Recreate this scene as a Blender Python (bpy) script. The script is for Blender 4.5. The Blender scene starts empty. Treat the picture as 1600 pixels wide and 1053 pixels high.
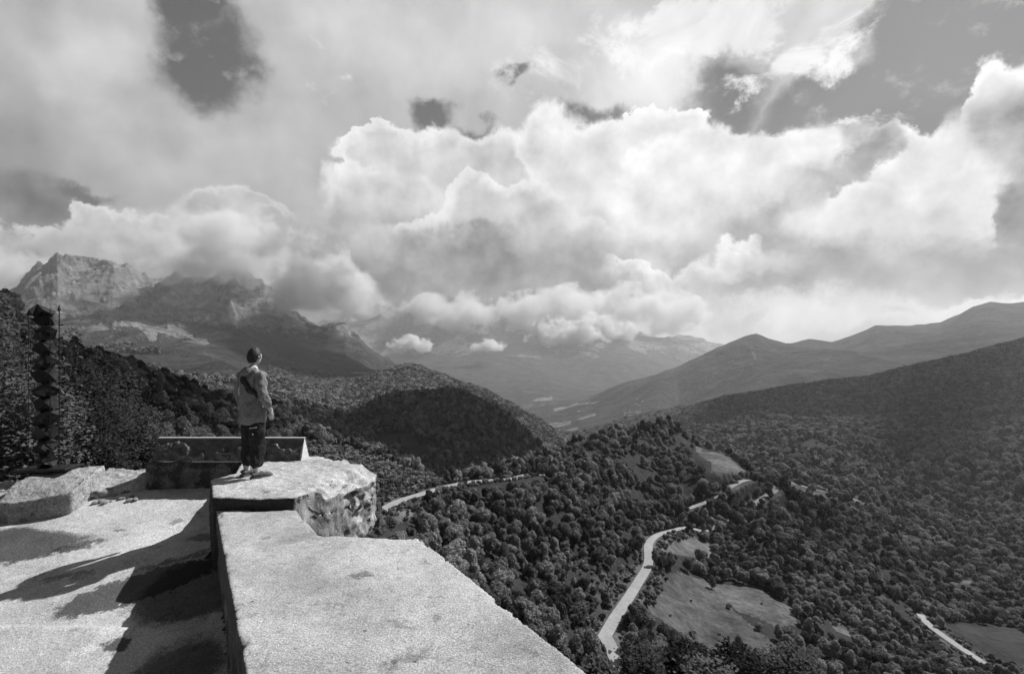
import bpy, bmesh, math, random
import numpy as np
from mathutils import Vector, Matrix, noise as mnoise
R = math.radians
random.seed(7); rng = np.random.default_rng(11)
SC = bpy.context.scene
COL = SC.collection
F = 800.0; HY = 530.0          # focal length and horizon row of the 1600 px wide photograph
SUN_AZ, SUN_EL = 57.0, 46.5    # degrees right of the view, degrees up

# ------------------------------------------------------------------ camera
cam_d = bpy.data.cameras.new("camera"); cam = bpy.data.objects.new("camera", cam_d); COL.objects.link(cam)
cam_d.lens = 18.0; cam_d.sensor_width = 36.0; cam_d.clip_start = 0.05; cam_d.clip_end = 90000
cam_d.shift_y = 3.5/1600
cam.location = (0, 0, 0); cam.rotation_euler = (R(90), 0, 0)
SC.camera = cam
# ------------------------------------------------------------------ sun
sd = bpy.data.lights.new("sun", 'SUN'); sd.energy = 5.0; sd.angle = R(0.53); sd.color = (1, 1, 1)
sun = bpy.data.objects.new("sun", sd); COL.objects.link(sun)
SDIR = Vector((math.sin(R(SUN_AZ))*math.cos(R(SUN_EL)), math.cos(R(SUN_AZ))*math.cos(R(SUN_EL)), math.sin(R(SUN_EL))))
sun.rotation_euler = SDIR.to_track_quat('Z', 'Y').to_euler(); sun.location = (40, 30, 60)
# ------------------------------------------------------------------ exposure / render
SC.view_settings.view_transform = 'Standard'; SC.view_settings.look = 'None'
SC.view_settings.exposure = 0.25; SC.view_settings.gamma = 1.0
SC.render.engine = 'CYCLES'
cy = SC.cycles
cy.use_denoising = True
cy.max_bounces = 5; cy.diffuse_bounces = 2; cy.glossy_bounces = 1; cy.transmission_bounces = 2
cy.volume_bounces = 4; cy.transparent_max_bounces = 8
cy.volume_max_steps = 200
cy.use_adaptive_sampling = True; cy.adaptive_threshold = 0.02

# ------------------------------------------------------------------ node expression helper
class NT:
    def __init__(s, nt): s.nt = nt; s.n = nt.nodes; s.l = nt.links
    def node(s, t, **kw):
        nd = s.n.new(t)
        for k, v in kw.items(): setattr(nd, k, v)
        return nd
    def put(s, sock, v):
        if isinstance(v, X): s.l.new(v.s, sock)
        elif v is not None:
            sock.default_value = v
    def math(s, op, a, b=None, c=None, clamp=False):
        nd = s.node('ShaderNodeMath', operation=op, use_clamp=clamp)
        s.put(nd.inputs[0], a)
        if b is not None: s.put(nd.inputs[1], b)
        if c is not None: s.put(nd.inputs[2], c)
        return X(s, nd.outputs[0])
    def smooth(s, v, lo, hi, a=0.0, b=1.0, kind='SMOOTHSTEP'):
        nd = s.node('ShaderNodeMapRange', interpolation_type=kind)
        s.put(nd.inputs[0], v); s.put(nd.inputs[1], lo); s.put(nd.inputs[2], hi); s.put(nd.inputs[3], a); s.put(nd.inputs[4], b)
        return X(s, nd.outputs[0])
    def lin(s, v, lo, hi, a=0.0, b=1.0): return s.smooth(v, lo, hi, a, b, 'LINEAR')
    def mix(s, f, a, b):   # float mix
        nd = s.node('ShaderNodeMix', data_type='FLOAT')
        s.put(nd.inputs[0], f); s.put(nd.inputs[2], a); s.put(nd.inputs[3], b)
        return X(s, nd.outputs[0])
    def noise(s, vec, scale, detail=4, rough=0.55, dist=0.0, lac=2.0, col=False, kind='FBM', norm=True):
        nd = s.node('ShaderNodeTexNoise', noise_dimensions='3D', noise_type=kind)
        if vec is not None: s.l.new(vec.s, nd.inputs['Vector'])
        nd.inputs['Scale'].default_value = scale; nd.inputs['Detail'].default_value = detail
        nd.inputs['Roughness'].default_value = rough; nd.inputs['Distortion'].default_value = dist
        nd.inputs['Lacunarity'].default_value = lac
        return X(s, nd.outputs['Color' if col else 'Fac'])
    def voro(s, vec, scale, feature='F1', rnd=1.0, out='Distance'):
        nd = s.node('ShaderNodeTexVoronoi', feature=feature)
        if vec is not None: s.l.new(vec.s, nd.inputs['Vector'])
        nd.inputs['Scale'].default_value = scale; nd.inputs['Randomness'].default_value = rnd
        return X(s, nd.outputs[out])
    def vmap(s, vec, loc=(0,0,0), rot=(0,0,0), scale=(1,1,1), kind='POINT'):
        nd = s.node('ShaderNodeMapping', vector_type=kind)
        s.l.new(vec.s, nd.inputs[0]); nd.inputs[1].default_value = loc; nd.inputs[2].default_value = rot; nd.inputs[3].default_value = scale
        return X(s, nd.outputs[0])
    def vlen(s, vec):
        nd = s.node('ShaderNodeVectorMath', operation='LENGTH'); s.l.new(vec.s, nd.inputs[0]); return X(s, nd.outputs['Value'])
    def vop(s, op, a, b):
        nd = s.node('ShaderNodeVectorMath', operation=op)
        s.put(nd.inputs[0], a); s.put(nd.inputs[1], b); return X(s, nd.outputs[0])
    def xyz(s, x, y, z):
        nd = s.node('ShaderNodeCombineXYZ'); s.put(nd.inputs[0], x); s.put(nd.inputs[1], y); s.put(nd.inputs[2], z); return X(s, nd.outputs[0])
    def sep(s, v):
        nd = s.node('ShaderNodeSeparateXYZ'); s.l.new(v.s, nd.inputs[0]); return [X(s, o) for o in nd.outputs]
    def sepc(s, v):
        nd = s.node('ShaderNodeSeparateColor'); s.l.new(v.s, nd.inputs[0]); return [X(s, o) for o in nd.outputs]
    def attr(s, name):
        nd = s.node('ShaderNodeAttribute', attribute_name=name); return X(s, nd.outputs['Fac'])
class X:
    def __init__(s, g, sock): s.g = g; s.s = sock
    def __add__(a, b): return a.g.math('ADD', a, b)
    __radd__ = __add__
    def __sub__(a, b): return a.g.math('SUBTRACT', a, b)
    def __rsub__(a, b): return a.g.math('SUBTRACT', b, a)
    def __mul__(a, b): return a.g.math('MULTIPLY', a, b)
    __rmul__ = __mul__
    def __truediv__(a, b): return a.g.math('DIVIDE', a, b)

# ------------------------------------------------------------------ world: clear Nishita sky behind drifting broken cloud
def build_world():
    w = bpy.data.worlds.new("World"); SC.world = w; w.use_nodes = True
    nt = w.node_tree; nt.nodes.clear(); g = NT(nt)
    sky = g.node('ShaderNodeTexSky', sky_type='NISHITA', sun_disc=False)
    sky.sun_elevation = R(SUN_EL); sky.sun_rotation = R(SUN_AZ); sky.altitude = 1300; sky.air_density = 1.0; sky.dust_density = 0.6
    bw = g.node('ShaderNodeRGBToBW'); g.l.new(sky.outputs[0], bw.inputs[0])
    clear = g.math('POWER', X(g, bw.outputs[0])*SKY_K, 0.5)*0.33     # the red-filter film look: clear air is held down evenly
    tc = g.node('ShaderNodeTexCoord'); D = X(g, tc.outputs['Generated'])
    x, y, z = g.sep(D)
    az = g.math('ARCTAN2', x, y)*57.2958
    el = g.math('ARCSINE', z)*57.2958
    # domain warp
    wn = g.noise(D, 3.2, 2, 0.5, col=True); wf = g.noise(D, 13.0, 8, 0.60, col=True)
    w0 = g.sepc(wn); w1 = g.sepc(wf)
    bill = g.noise(D, 9.0, 7, 0.55)                      # general fbm
    b2 = g.math('ABSOLUTE', bill - 0.5)*2.0              # billowed
    def P(amp, fine):
        return g.xyz(az + (w0[0]-0.5)*amp + (w1[0]-0.5)*fine, el + (w0[1]-0.5)*amp + (w1[1]-0.5)*fine, 0.0)
    Psoft = P(10.0, 7.0); Pcrisp = P(7.0, 6.5)
    def blob(Pv, px, py, rx, ry, rot=0.0):
        """distance (1 = edge) from an ellipse of cloud whose centre lies in the direction photo column px, row py"""
        u = (px-800)/F; a = math.atan(u); v = (HY-py)/F*math.cos(a); e = math.atan(v)
        sx = math.degrees(rx/F*math.cos(a)**2); sy = math.degrees(ry/F*math.cos(a)*math.cos(e)**2)
        m = g.vmap(Pv, (math.degrees(a), math.degrees(e), 0), (0, 0, R(rot)), (sx, sy, 1), 'TEXTURE')
        return g.vlen(m)
    def union(Pv, lst):
        r = None
        for b in lst:
            d = blob(Pv, *b)
            r = d if r is None else g.math('SMOOTH_MIN', r, d, 0.25)
        return r
    sunD = (0.62, 0.30, 0.72)
    emb = g.noise(D, 7.0, 5, 0.5) - g.noise(g.vop('ADD', D, (0.62*0.035, 0.0, 0.72*0.035)), 7.0, 5, 0.5)
    emb = emb*0.55
    # large scale brightness of the high cloud sheet: (px, py, rx, ry, rot, amount)
    sheet = g.lin(bill, 0.3, 0.7, -0.05, 0.06) + emb*0.5 + SHEET_BASE
    for (px, py, rx, ry, rot, amt) in SHEET:
        sheet = sheet + g.smooth(blob(Psoft, px, py, rx, ry, rot), 0.0, 1.0, amt, 0.0)
    # holes showing the clear sky
    hole = None
    for (px, py, rx, ry, rot, soft) in HOLES:
        h = g.smooth(blob(Psoft, px, py, rx, ry, rot), 1.0-soft, 1.0+soft, 1.0, 0.0)
        hole = h if hole is None else g.math('MAXIMUM', hole, h)
    wisp = g.noise(g.vmap(D, scale=(1, 1, 1.4)), 16.0, 9, 0.62)
    hole = hole * g.smooth(wisp, 0.70, 0.52, 0.35, 1.0)
    behind = g.smooth(y, 0.45, -0.1, 0.0, 0.93); up = g.smooth(el, 38.0, 54.0, 0.0, 0.93)
    hole = g.math('MAXIMUM', hole, g.math('MAXIMUM', behind, up))
    clear = clear*g.mix(g.math('MAXIMUM', behind, up), 1.0, 0.35)
    col = g.mix(hole, sheet, clear)
    # ragged torn veils of thin cloud across the clear patch
    vn = g.noise(g.vmap(D, rot=(0, 0, R(20)), scale=(1, 1, 1.6)), 7.0, 10, 0.66, dist=0.6)
    veil = None
    for (px, py, rx, ry, rot, amt) in VEILS:
        k = g.smooth(blob(Psoft, px, py, rx, ry, rot), 0.2, 1.15, amt, -0.35); veil = k if veil is None else g.math('MAXIMUM', veil, k)
    va = g.smooth(veil + (vn-0.5)*2.6, 0.25, 0.75)
    col = g.mix(va*g.smooth(el, 45.0, 36.0), col, g.lin(vn, 0.35, 0.7, L(222), L(250)) + emb*0.5)
    sfn = g.smooth(w0[0]*0.6 + bill*0.4, 0.44, 0.58, 0.5, 4.0)
    # cumulus banks, far to near: each is a union of lumps with a lit rim and a greyer belly
    for (lumps, rim, body, belly, soft, e_lo, e_hi) in BANKS:
        s = union(g.vop('ADD', Pcrisp, col*1e-7), lumps) + (b2-0.35)*0.20
        a = g.smooth(s, 1.0 + sfn*soft, 1.0 - sfn*soft)
        inner = g.smooth(s, 0.97, 0.45)                   # 0 at the rim .. 1 inside
        c = g.mix(inner, rim, body)
        lowp = g.smooth(el + (w0[2]-0.5)*5.0 + (w1[2]-0.5)*3.0, e_hi, e_lo)
        c = g.mix(lowp, c, belly)
        c = c + g.lin(wf_f(g, D), 0.3, 0.7, -0.09, 0.09) + emb
        col = g.mix(a, col, c)
    for (px, py, rx, ry, rot, amt) in GLOW:
        col = col + g.smooth(blob(Psoft, px, py, rx, ry, rot), 0.0, 1.0, amt, 0.0)
    below = g.smooth(el, -1.0, -6.0)
    col = g.mix(below, col, 0.05)
    col = g.math('MAXIMUM', col, 0.02)
    bg = g.node('ShaderNodeBackground'); out = g.node('ShaderNodeOutputWorld')
    g.l.new(col.s, bg.inputs[0]); bg.inputs[1].default_value = 1.0
    g.l.new(bg.outputs[0], out.inputs[0])
    w.cycles.sampling_method = 'MANUAL'; w.cycles.sample_map_resolution = 512
def wf_f(g, D):
    if not hasattr(g, '_wf'): g._wf = g.noise(D, 22.0, 6, 0.55)
    return g._wf
SKY_K = 0.048
def L(t): t /= 255.0; return ((t+0.055)/1.055)**2.4 / 2**0.25       # display tone -> radiance at this exposure
VEILS = [(1080, 60, 240, 90, 10, 0.9), (1290, 60, 130, 70, 35, 0.55), (1180, 120, 160, 50, 25, 0.45), (1350, 180, 110, 22, 12, 0.5), (880, 90, 210, 150, 0, 0.42), (500, 120, 120, 90, 0, 0.2)]
SHEET_BASE = L(188)
SHEET = [(-40, 260, 330, 230, 0, L(165)-L(200)), (150, 110, 160, 90, 20, 0.12), (60, 320, 200, 60, 0, L(170)-L(200)),
         (620, 60, 220, 120, 0, 0.10), (850, 40, 260, 160, 0, 0.14), (400, 250, 180, 90, 0, 0.05), (250, 230, 140, 60, 0, -0.06),
         (1010, 150, 140, 150, 0, 0.22), (1250, 40, 160, 90, 20, 0.16), (1400, 420, 330, 110, 0, L(165)-L(200)),
         (560, 300, 120, 110, 0, -0.05), (1600, 300, 120, 160, 0, -0.12), (520, 30, 90, 60, 0, 0.06), (620, 470, 220, 60, 0, L(150)-L(200)),
         (250, 420, 300, 60, 0, -0.05)]
HOLES = [(335, 90, 70, 74, 10, 0.42), (300, 10, 50, 50, 0, 0.5), (676, 172, 40, 30, 0, 0.38), (1500, 50, 190, 140, 0, 0.14), (1400, 140, 210, 75, 0, 0.16),
         (1290, 170, 150, 45, 15, 0.40), (1120, 165, 70, 55, 20, 0.45), (1560, 190, 90, 60, 0, 0.25), (925, 212, 36, 34, 0, 0.4), (1110, 375, 70, 30, 20, 0.4),
         (815, 118, 22, 16, 0, 0.5), (740, 215, 50, 18, 0, 0.5), (150, 305, 40, 14, 0, 0.5)]
def tone(*t): return [L(k) for k in t]
BANKS = [
 # lumps (px,py,rx,ry,rot), rim, body, belly, softness, belly from el..to el
 ([(1560, 165, 50, 50, 0), (1600, 200, 60, 70, 0), (1530, 210, 45, 40, 0)], *tone(250, 225, 150), 0.05, 17.5, 21.0),
 ([(590, 240, 60, 40, 0), (680, 260, 90, 60, 0), (560, 250, 34, 26, 0), (770, 260, 80, 50, 0), (590, 330, 80, 80, 0)], *tone(242, 212, 185), 0.05, 10, 16),
 ([(860, 250, 46, 62, 0), (930, 280, 90, 70, 0), (990, 260, 70, 70, 0), (1040, 240, 60, 50, 0), (950, 340, 160, 80, 0)], *tone(246, 226, 205), 0.05, 9, 14),
 ([(1110, 250, 60, 36, 0), (1050, 300, 90, 60, 0), (1200, 262, 110, 50, 0), (1180, 310, 150, 80, 0), (1290, 262, 90, 48, 0), (1390, 215, 52, 34, 0), (1440, 240, 70, 50, 0), (1490, 300, 80, 70, 0), (1330, 330, 100, 70, 0)], *tone(250, 234, 190), 0.30, 7.5, 11),
 ([(1335, 250, 30, 70, -40), (1260, 330, 46, 90, -45), (1200, 380, 66, 60, -30)], *tone(190, 156, 150), 0.30, 2, 5),
 ([(730, 330, 70, 45, 0), (790, 350, 110, 60, 0), (860, 400, 130, 60, 0), (700, 400, 120, 70, 0)], *tone(242, 206, 165), 0.06, 7.5, 12.5),
 ([(150, 345, 60, 26, 0), (220, 355, 60, 22, 0), (350, 345, 80, 22, 0), (420, 340, 40, 12, 0), (250, 400, 280, 40, 0)], *tone(236, 208, 180), 0.10, 8, 12),
 ([(1380, 340, 120, 45, -15), (1480, 340, 60, 50, 0), (1300, 370, 60, 30, -20)], *tone(240, 222, 175), 0.20, 6, 9),
 ([(1165, 400, 34, 22, 0), (1080, 440, 80, 28, 0), (1150, 440, 110, 34, 0), (1000, 440, 70, 40, 0)], *tone(252, 225, 200), 0.06, 3, 6.5),
 ([(1380, 418, 240, 36, 0), (1540, 405, 140, 52, 0), (1220, 438, 140, 20, 0), (1600, 330, 60, 60, 0)], *tone(150, 132, 124), 0.22, 0, 3),
 ([(600, 460, 260, 80, 0), (720, 405, 110, 50, 0), (760, 440, 200, 50, 0), (880, 440, 130, 40, 0), (480, 430, 140, 50, 0)], *tone(165, 142, 118), 0.3, 1.5, 8),
 ([(490, 422, 44, 14, 0), (568, 440, 18, 6, 0)], *tone(235, 220, 205), 0.35, 3, 6),
 ([(1000, 500, 120, 30, 0), (1250, 485, 200, 22, 0), (1480, 475, 200, 20, 0), (800, 490, 80, 24, 0), (900, 520, 60, 20, 0), (1100, 510, 140, 18, 0)], *tone(248, 238, 225), 0.25, 0, 1.5),
 ([(1140, 482, 40, 18, 0), (1180, 475, 50, 10, 0), (1400, 478, 30, 10, 0)], *tone(200, 180, 170), 0.4, 0, 1.5),
]
GLOW = [(1010, 150, 130, 130, 0, 0.12)]
build_world()

def tag(o, label=None, cat=None, group=None, kind=None):
    if label: o['label'] = label
    if cat: o['category'] = cat
    if group: o['group'] = group
    if kind: o['kind'] = kind
    return o
def empty(name, loc=(0,0,0), rz=0.0):
    o = bpy.data.objects.new(name, None); COL.objects.link(o); o.location = loc; o.rotation_euler = (0,0,rz); o.empty_display_size = 0.1
    return o
def link_mesh(name, me, mat=None, parent=None):
    o = bpy.data.objects.new(name, me); COL.objects.link(o)
    if mat is not None:
        for m in (mat if isinstance(mat, (list, tuple)) else [mat]): me.materials.append(m)
    if parent is not None: o.parent = parent
    return o
def np_mesh(name, v, f, smooth=True, mats=None):
    """mesh from an (n,3) vertex array and an (m,k) face array"""
    v = np.asarray(v, np.float32); f = np.asarray(f, np.int32); k = f.shape[1]
    me = bpy.data.meshes.new(name); me.vertices.add(len(v)); me.vertices.foreach_set('co', v.ravel())
    me.loops.add(f.size); me.loops.foreach_set('vertex_index', f.ravel())
    me.polygons.add(len(f)); me.polygons.foreach_set('loop_start', np.arange(0, f.size, k, dtype=np.int32))
    me.polygons.foreach_set('loop_total', np.full(len(f), k, np.int32))
    if smooth: me.polygons.foreach_set('use_smooth', np.ones(len(f), bool))
    if mats is not None: me.polygons.foreach_set('material_index', np.asarray(mats, np.int32))
    me.update(calc_edges=True); me.validate(); return me
def fattr(me, name, arr):
    a = me.attributes.new(name, 'FLOAT', 'POINT'); a.data.foreach_set('value', np.asarray(arr, np.float32).ravel())
def material(name, build, rough=0.9, spec=0.3, alpha=None):
    m = bpy.data.materials.new(name); m.use_nodes = True; nt = m.node_tree; nt.nodes.clear(); g = NT(nt)
    b = g.node('ShaderNodeBsdfPrincipled'); o = g.node('ShaderNodeOutputMaterial'); g.l.new(b.outputs[0], o.inputs[0])
    b.inputs['Roughness'].default_value = rough; b.inputs['Specular IOR Level'].default_value = spec
    build(g, b)
    return m
def bump(g, b, h, strength, dist):
    nd = g.node('ShaderNodeBump'); nd.inputs['Strength'].default_value = strength; nd.inputs['Distance'].default_value = dist
    g.l.new(h.s, nd.inputs['Height']); g.l.new(nd.outputs[0], b.inputs['Normal'])
def ocoord(g): return X(g, g.node('ShaderNodeTexCoord').outputs['Object'])
def setc(g, b, v):
    if isinstance(v, X): g.l.new(v.s, b.inputs['Base Color'])
    else: b.inputs['Base Color'].default_value = (v, v, v, 1)
# ------------------------------------------------------------------ numpy noise
_perm = rng.permutation(4096).astype(np.int64); _val = rng.random(4096)
def vnoise(x, y, seed=0):
    xi = np.floor(x).astype(np.int64); yi = np.floor(y).astype(np.int64); fx = x-xi; fy = y-yi
    fx = fx*fx*fx*(fx*(fx*6-15)+10); fy = fy*fy*fy*(fy*(fy*6-15)+10)
    def h(a, b): return _val[(_perm[(a + 37*seed) & 4095] + b*57 + seed*131) & 4095]
    v00 = h(xi, yi); v10 = h(xi+1, yi); v01 = h(xi, yi+1); v11 = h(xi+1, yi+1)
    return (v00*(1-fx)+v10*fx)*(1-fy) + (v01*(1-fx)+v11*fx)*fy      # 0..1
def fbm(x, y, wl, octv=5, gain=0.5, seed=0, ridged=False):
    s = np.zeros_like(x); a = 1.0; t = 0.0; f = 1.0/wl; w = 1.0
    for k in range(octv):
        c, sn = math.cos(0.6*k+seed), math.sin(0.6*k+seed)
        n = vnoise((x*c-y*sn)*f + 17.3*k, (x*sn+y*c)*f - 9.1*k, seed+k)*2-1
        if ridged:
            n = (1-np.abs(n)*2.2)
            n = n*w; w = np.clip(n*0.9+0.35, 0, 1)
        s += n*a; t += a; a *= gain; f *= 2.03
    return s/t
def pchip(xs, ys, x):
    xs = np.asarray(xs, float); ys = np.asarray(ys, float); h = np.diff(xs); dl = np.diff(ys)/h
    m = np.zeros_like(ys)
    m[0], m[-1] = dl[0], dl[-1]
    for i in range(1, len(xs)-1):
        if dl[i-1]*dl[i] > 0:
            w1 = 2*h[i]+h[i-1]; w2 = h[i]+2*h[i-1]; m[i] = (w1+w2)/(w1/dl[i-1]+w2/dl[i])
    x = np.clip(x, xs[0], xs[-1]); i = np.clip(np.searchsorted(xs, x)-1, 0, len(xs)-2)
    t = (x-xs[i])/h[i]
    return ((2*t**3-3*t**2+1)*ys[i] + (t**3-2*t**2+t)*h[i]*m[i] + (-2*t**3+3*t**2)*ys[i+1] + (t**3-t**2)*h[i]*m[i+1])
def sstep(a, b, x):
    t = np.clip((x-a)/(b-a), 0, 1); return t*t*(3-2*t)

# ------------------------------------------------------------------ relief of the valley, by compass column
# for each direction (photo column) the slope angle row at each distance: ridges, dips and slopes in true distance
PROF = {
 -700: [(8,1150),(12,860),(30,700),(60,560),(100,400),(200,340),(500,420),(1500,500),(3500,540),(4500,480),(6000,440),(9000,520),(16000,520),(30000,540)],
 -300: [(8,1150),(12,860),(30,720),(60,590),(100,450),(200,400),(500,460),(1500,560),(3500,560),(4500,480),(6000,440),(9000,520),(16000,520),(30000,540)],
 0:    [(8,1150),(12,880),(30,760),(60,640),(110,510),(150,500),(260,540),(600,600),(1500,610),(3000,560),(4500,480),(6000,440),(9000,520),(16000,520),(30000,540)],
 50:   [(8,1150),(12,880),(30,780),(60,690),(120,560),(170,548),(280,580),(700,610),(1500,606),(3000,560),(4500,482),(6000,412),(9000,520),(16000,520),(30000,540)],
 100:  [(8,1150),(12,890),(30,800),(60,710),(150,580),(220,556),(320,590),(800,610),(1500,603),(3000,552),(4500,480),(6000,391),(9000,520),(16000,520),(30000,540)],
 160:  [(8,1150),(12,900),(30,820),(60,740),(170,600),(250,574),(380,615),(1000,600),(1500,592),(3000,545),(4500,480),(6000,404),(9000,520),(16000,520),(30000,540)],
 230:  [(8,1150),(12,900),(30,830),(60,780),(180,630),(300,598),(450,650),(900,628),(1200,598),(2000,575),(3000,540),(4500,485),(6000,425),(9000,520),(16000,525),(30000,540)],
 330:  [(8,1150),(12,910),(30,850),(60,810),(190,680),(340,630),(500,668),(900,650),(1300,620),(2000,575),(3000,548),(4500,490),(6000,435),(9000,520),(16000,525),(30000,540)],
 450:  [(8,1150),(12,920),(30,880),(60,840),(190,725),(360,668),(550,700),(900,655),(1500,620),(2200,600),(3200,577),(4500,530),(6000,472),(9000,530),(16000,520),(30000,540)],
 550:  [(8,1150),(12,940),(30,910),(60,880),(120,815),(200,755),(300,715),(360,706),(520,745),(800,705),(1300,652),(1700,665),(2300,618),(3000,590),(4500,560),(6000,512),(9000,570),(16000,500),(30000,540)],
 600:  [(8,1150),(12,960),(30,920),(60,890),(120,840),(190,790),(300,724),(360,716),(520,760),(800,720),(1300,628),(1700,660),(2300,602),(3000,580),(4500,585),(6000,556),(9000,590),(12000,560),(15500,490),(30000,540)],
 640: [(8,1150),(12,1100),(30,1060),(60,1010),(120,900),(150,848),(195,788),(235,768),(300,735),(370,732),(520,770),(800,730),(1300,619),(1700,655),(2300,600),(3000,574),(4500,625),(6500,640),(9000,600),(12000,560),(15500,475),(30000,540)],
 700: [(8,1150),(12,1120),(30,1100),(60,1080),(110,960),(150,885),(190,822),(250,764),(300,753),(360,756),(500,795),(800,750),(1300,614),(1800,668),(2200,625),(2700,592),(4000,650),(6500,642),(9000,600),(12000,555),(15500,466),(30000,540)],
 780: [(8,1150),(12,1150),(30,1160),(60,1170),(100,1090),(140,965),(180,890),(222,815),(270,753),(330,742),(400,738),(550,790),(900,760),(1300,640),(1800,690),(2200,660),(2600,622),(3500,690),(5000,655),(7000,625),(9000,598),(13000,530),(15500,478),(30000,540)],
 840: [(8,1150),(12,1150),(30,1180),(60,1200),(100,1150),(140,1015),(180,925),(230,838),(280,752),(320,746),(420,722),(600,800),(950,770),(1250,695),(1800,705),(2100,690),(2450,652),(3500,690),(5000,655),(7000,620),(9000,598),(13000,530),(15500,480),(30000,540)],
 900: [(8,1150),(12,1150),(30,1200),(60,1230),(100,1200),(140,1085),(180,985),(225,895),(290,780),(340,748),(440,712),(520,700),(700,800),(1300,770),(2200,700),(3500,672),(5000,645),(5600,636),(7500,618),(10000,590),(15500,490),(30000,540)],
 960: [(8,1150),(12,1150),(30,1220),(60,1260),(100,1230),(140,1120),(185,1000),(250,885),(330,800),(420,735),(560,680),(760,780),(1300,745),(2200,690),(3200,660),(4300,640),(5500,606),(8000,612),(15500,500),(30000,540)],
 1040: [(8,1150),(12,1150),(30,1220),(60,1270),(100,1250),(150,1100),(192,1010),(250,930),(330,845),(400,800),(480,735),(600,666),(760,745),(1200,715),(1900,672),(2300,664),(3500,632),(5000,583),(8000,605),(15500,530),(30000,545)],
 1120: [(8,1150),(12,1150),(30,1220),(60,1270),(100,1250),(150,1140),(200,1055),(250,960),(320,895),(370,850),(410,808),(440,745),(540,705),(680,775),(900,735),(1300,700),(1900,655),(2500,636),(3500,628),(5000,552),(8000,605),(15500,545),(30000,545)],
 1200: [(8,1150),(12,1150),(30,1220),(60,1270),(100,1250),(150,1140),(200,1055),(250,975),(330,895),(410,815),(450,767),(490,757),(620,785),(760,752),(1000,715),(1500,665),(2500,618),(3300,622),(4300,580),(5000,528),(8000,605),(15500,550),(30000,545)],
 1300: [(8,1150),(12,1150),(30,1220),(60,1270),(100,1260),(150,1170),(200,1100),(250,1010),(330,940),(420,870),(510,812),(620,800),(720,778),(950,735),(1200,695),(1600,652),(2500,601),(3200,606),(4300,565),(5500,531),(8000,605),(15500,560),(30000,550)],
 1400: [(8,1150),(12,1150),(30,1220),(60,1270),(100,1260),(150,1170),(200,1100),(250,1050),(330,975),(420,905),(520,862),(620,845),(760,800),(950,750),(1200,702),(1600,652),(2500,580),(3000,590),(4200,545),(5500,513),(8000,605),(15500,560),(30000,550)],
 1500: [(8,1150),(12,1150),(30,1220),(60,1270),(100,1260),(150,1170),(200,1100),(250,1065),(315,1005),(400,962),(500,915),(620,870),(850,800),(1100,726),(1600,650),(2500,558),(3000,572),(4200,520),(5500,484),(8000,605),(15500,560),(30000,550)],
 1600: [(8,1150),(12,1150),(30,1220),(60,1270),(100,1260),(150,1170),(200,1100),(250,1080),(330,1020),(400,975),(500,922),(700,845),(900,775),(1200,700),(1700,622),(2500,533),(3000,550),(4200,512),(5500,477),(8000,605),(15500,560),(30000,550)],
 1900: [(8,1150),(12,1150),(30,1220),(60,1270),(100,1260),(150,1190),(200,1130),(330,1050),(500,930),(900,760),(1700,570),(2500,490),(3200,500),(5500,440),(8000,580),(15500,560),(30000,550)],
 2500: [(8,1150),(12,1150),(30,1220),(60,1270),(100,1260),(150,1190),(200,1130),(330,1080),(500,950),(900,740),(1700,540),(2500,450),(3200,470),(5500,430),(8000,580),(15500,560),(30000,550)],
}
CREST = [   # surveyed skylines: distance, spread in log distance, [(column, row)...]
 (6000, 0.30, [(-60,462),(0,452),(25,440),(42,424),(58,411),(70,409),(82,394),(90,387),(100,390),(112,395),(130,399),(150,401),(178,403),(196,409),(215,422),(240,426),(280,425),(330,430),(360,418),(380,430),(420,450),(450,465),(480,488),(500,498),(540,500),(560,520),(580,545),(600,556),(640,574)]),
 (5300, 0.22, [(920,626),(960,606),(1050,575),(1120,548),(1165,529),(1182,524),(1205,529),(1228,533),(1265,527),(1300,535),(1340,520),(1368,511),(1470,508),(1500,492),(1520,481),(1547,474),(1580,478),(1600,476),(1700,470)]),
 (3900, 0.16, [(1060,640),(1120,612),(1180,580),(1230,562),(1290,556),(1350,560),(1420,548),(1500,530),(1600,520)]),
 (2500, 0.16, [(1040,655),(1120,630),(1250,604),(1350,590),(1450,566),(1520,550),(1600,530),(1700,505)]),
]
PCOL = sorted(PROF)
NR = 760
lr = np.linspace(math.log(8.0), math.log(30000.0), NR); rows = np.exp(lr)
tab = np.array([pchip(np.log([p[0] for p in PROF[c]]), [p[1] for p in PROF[c]], lr) for c in PCOL])   # cols x rows
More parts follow.
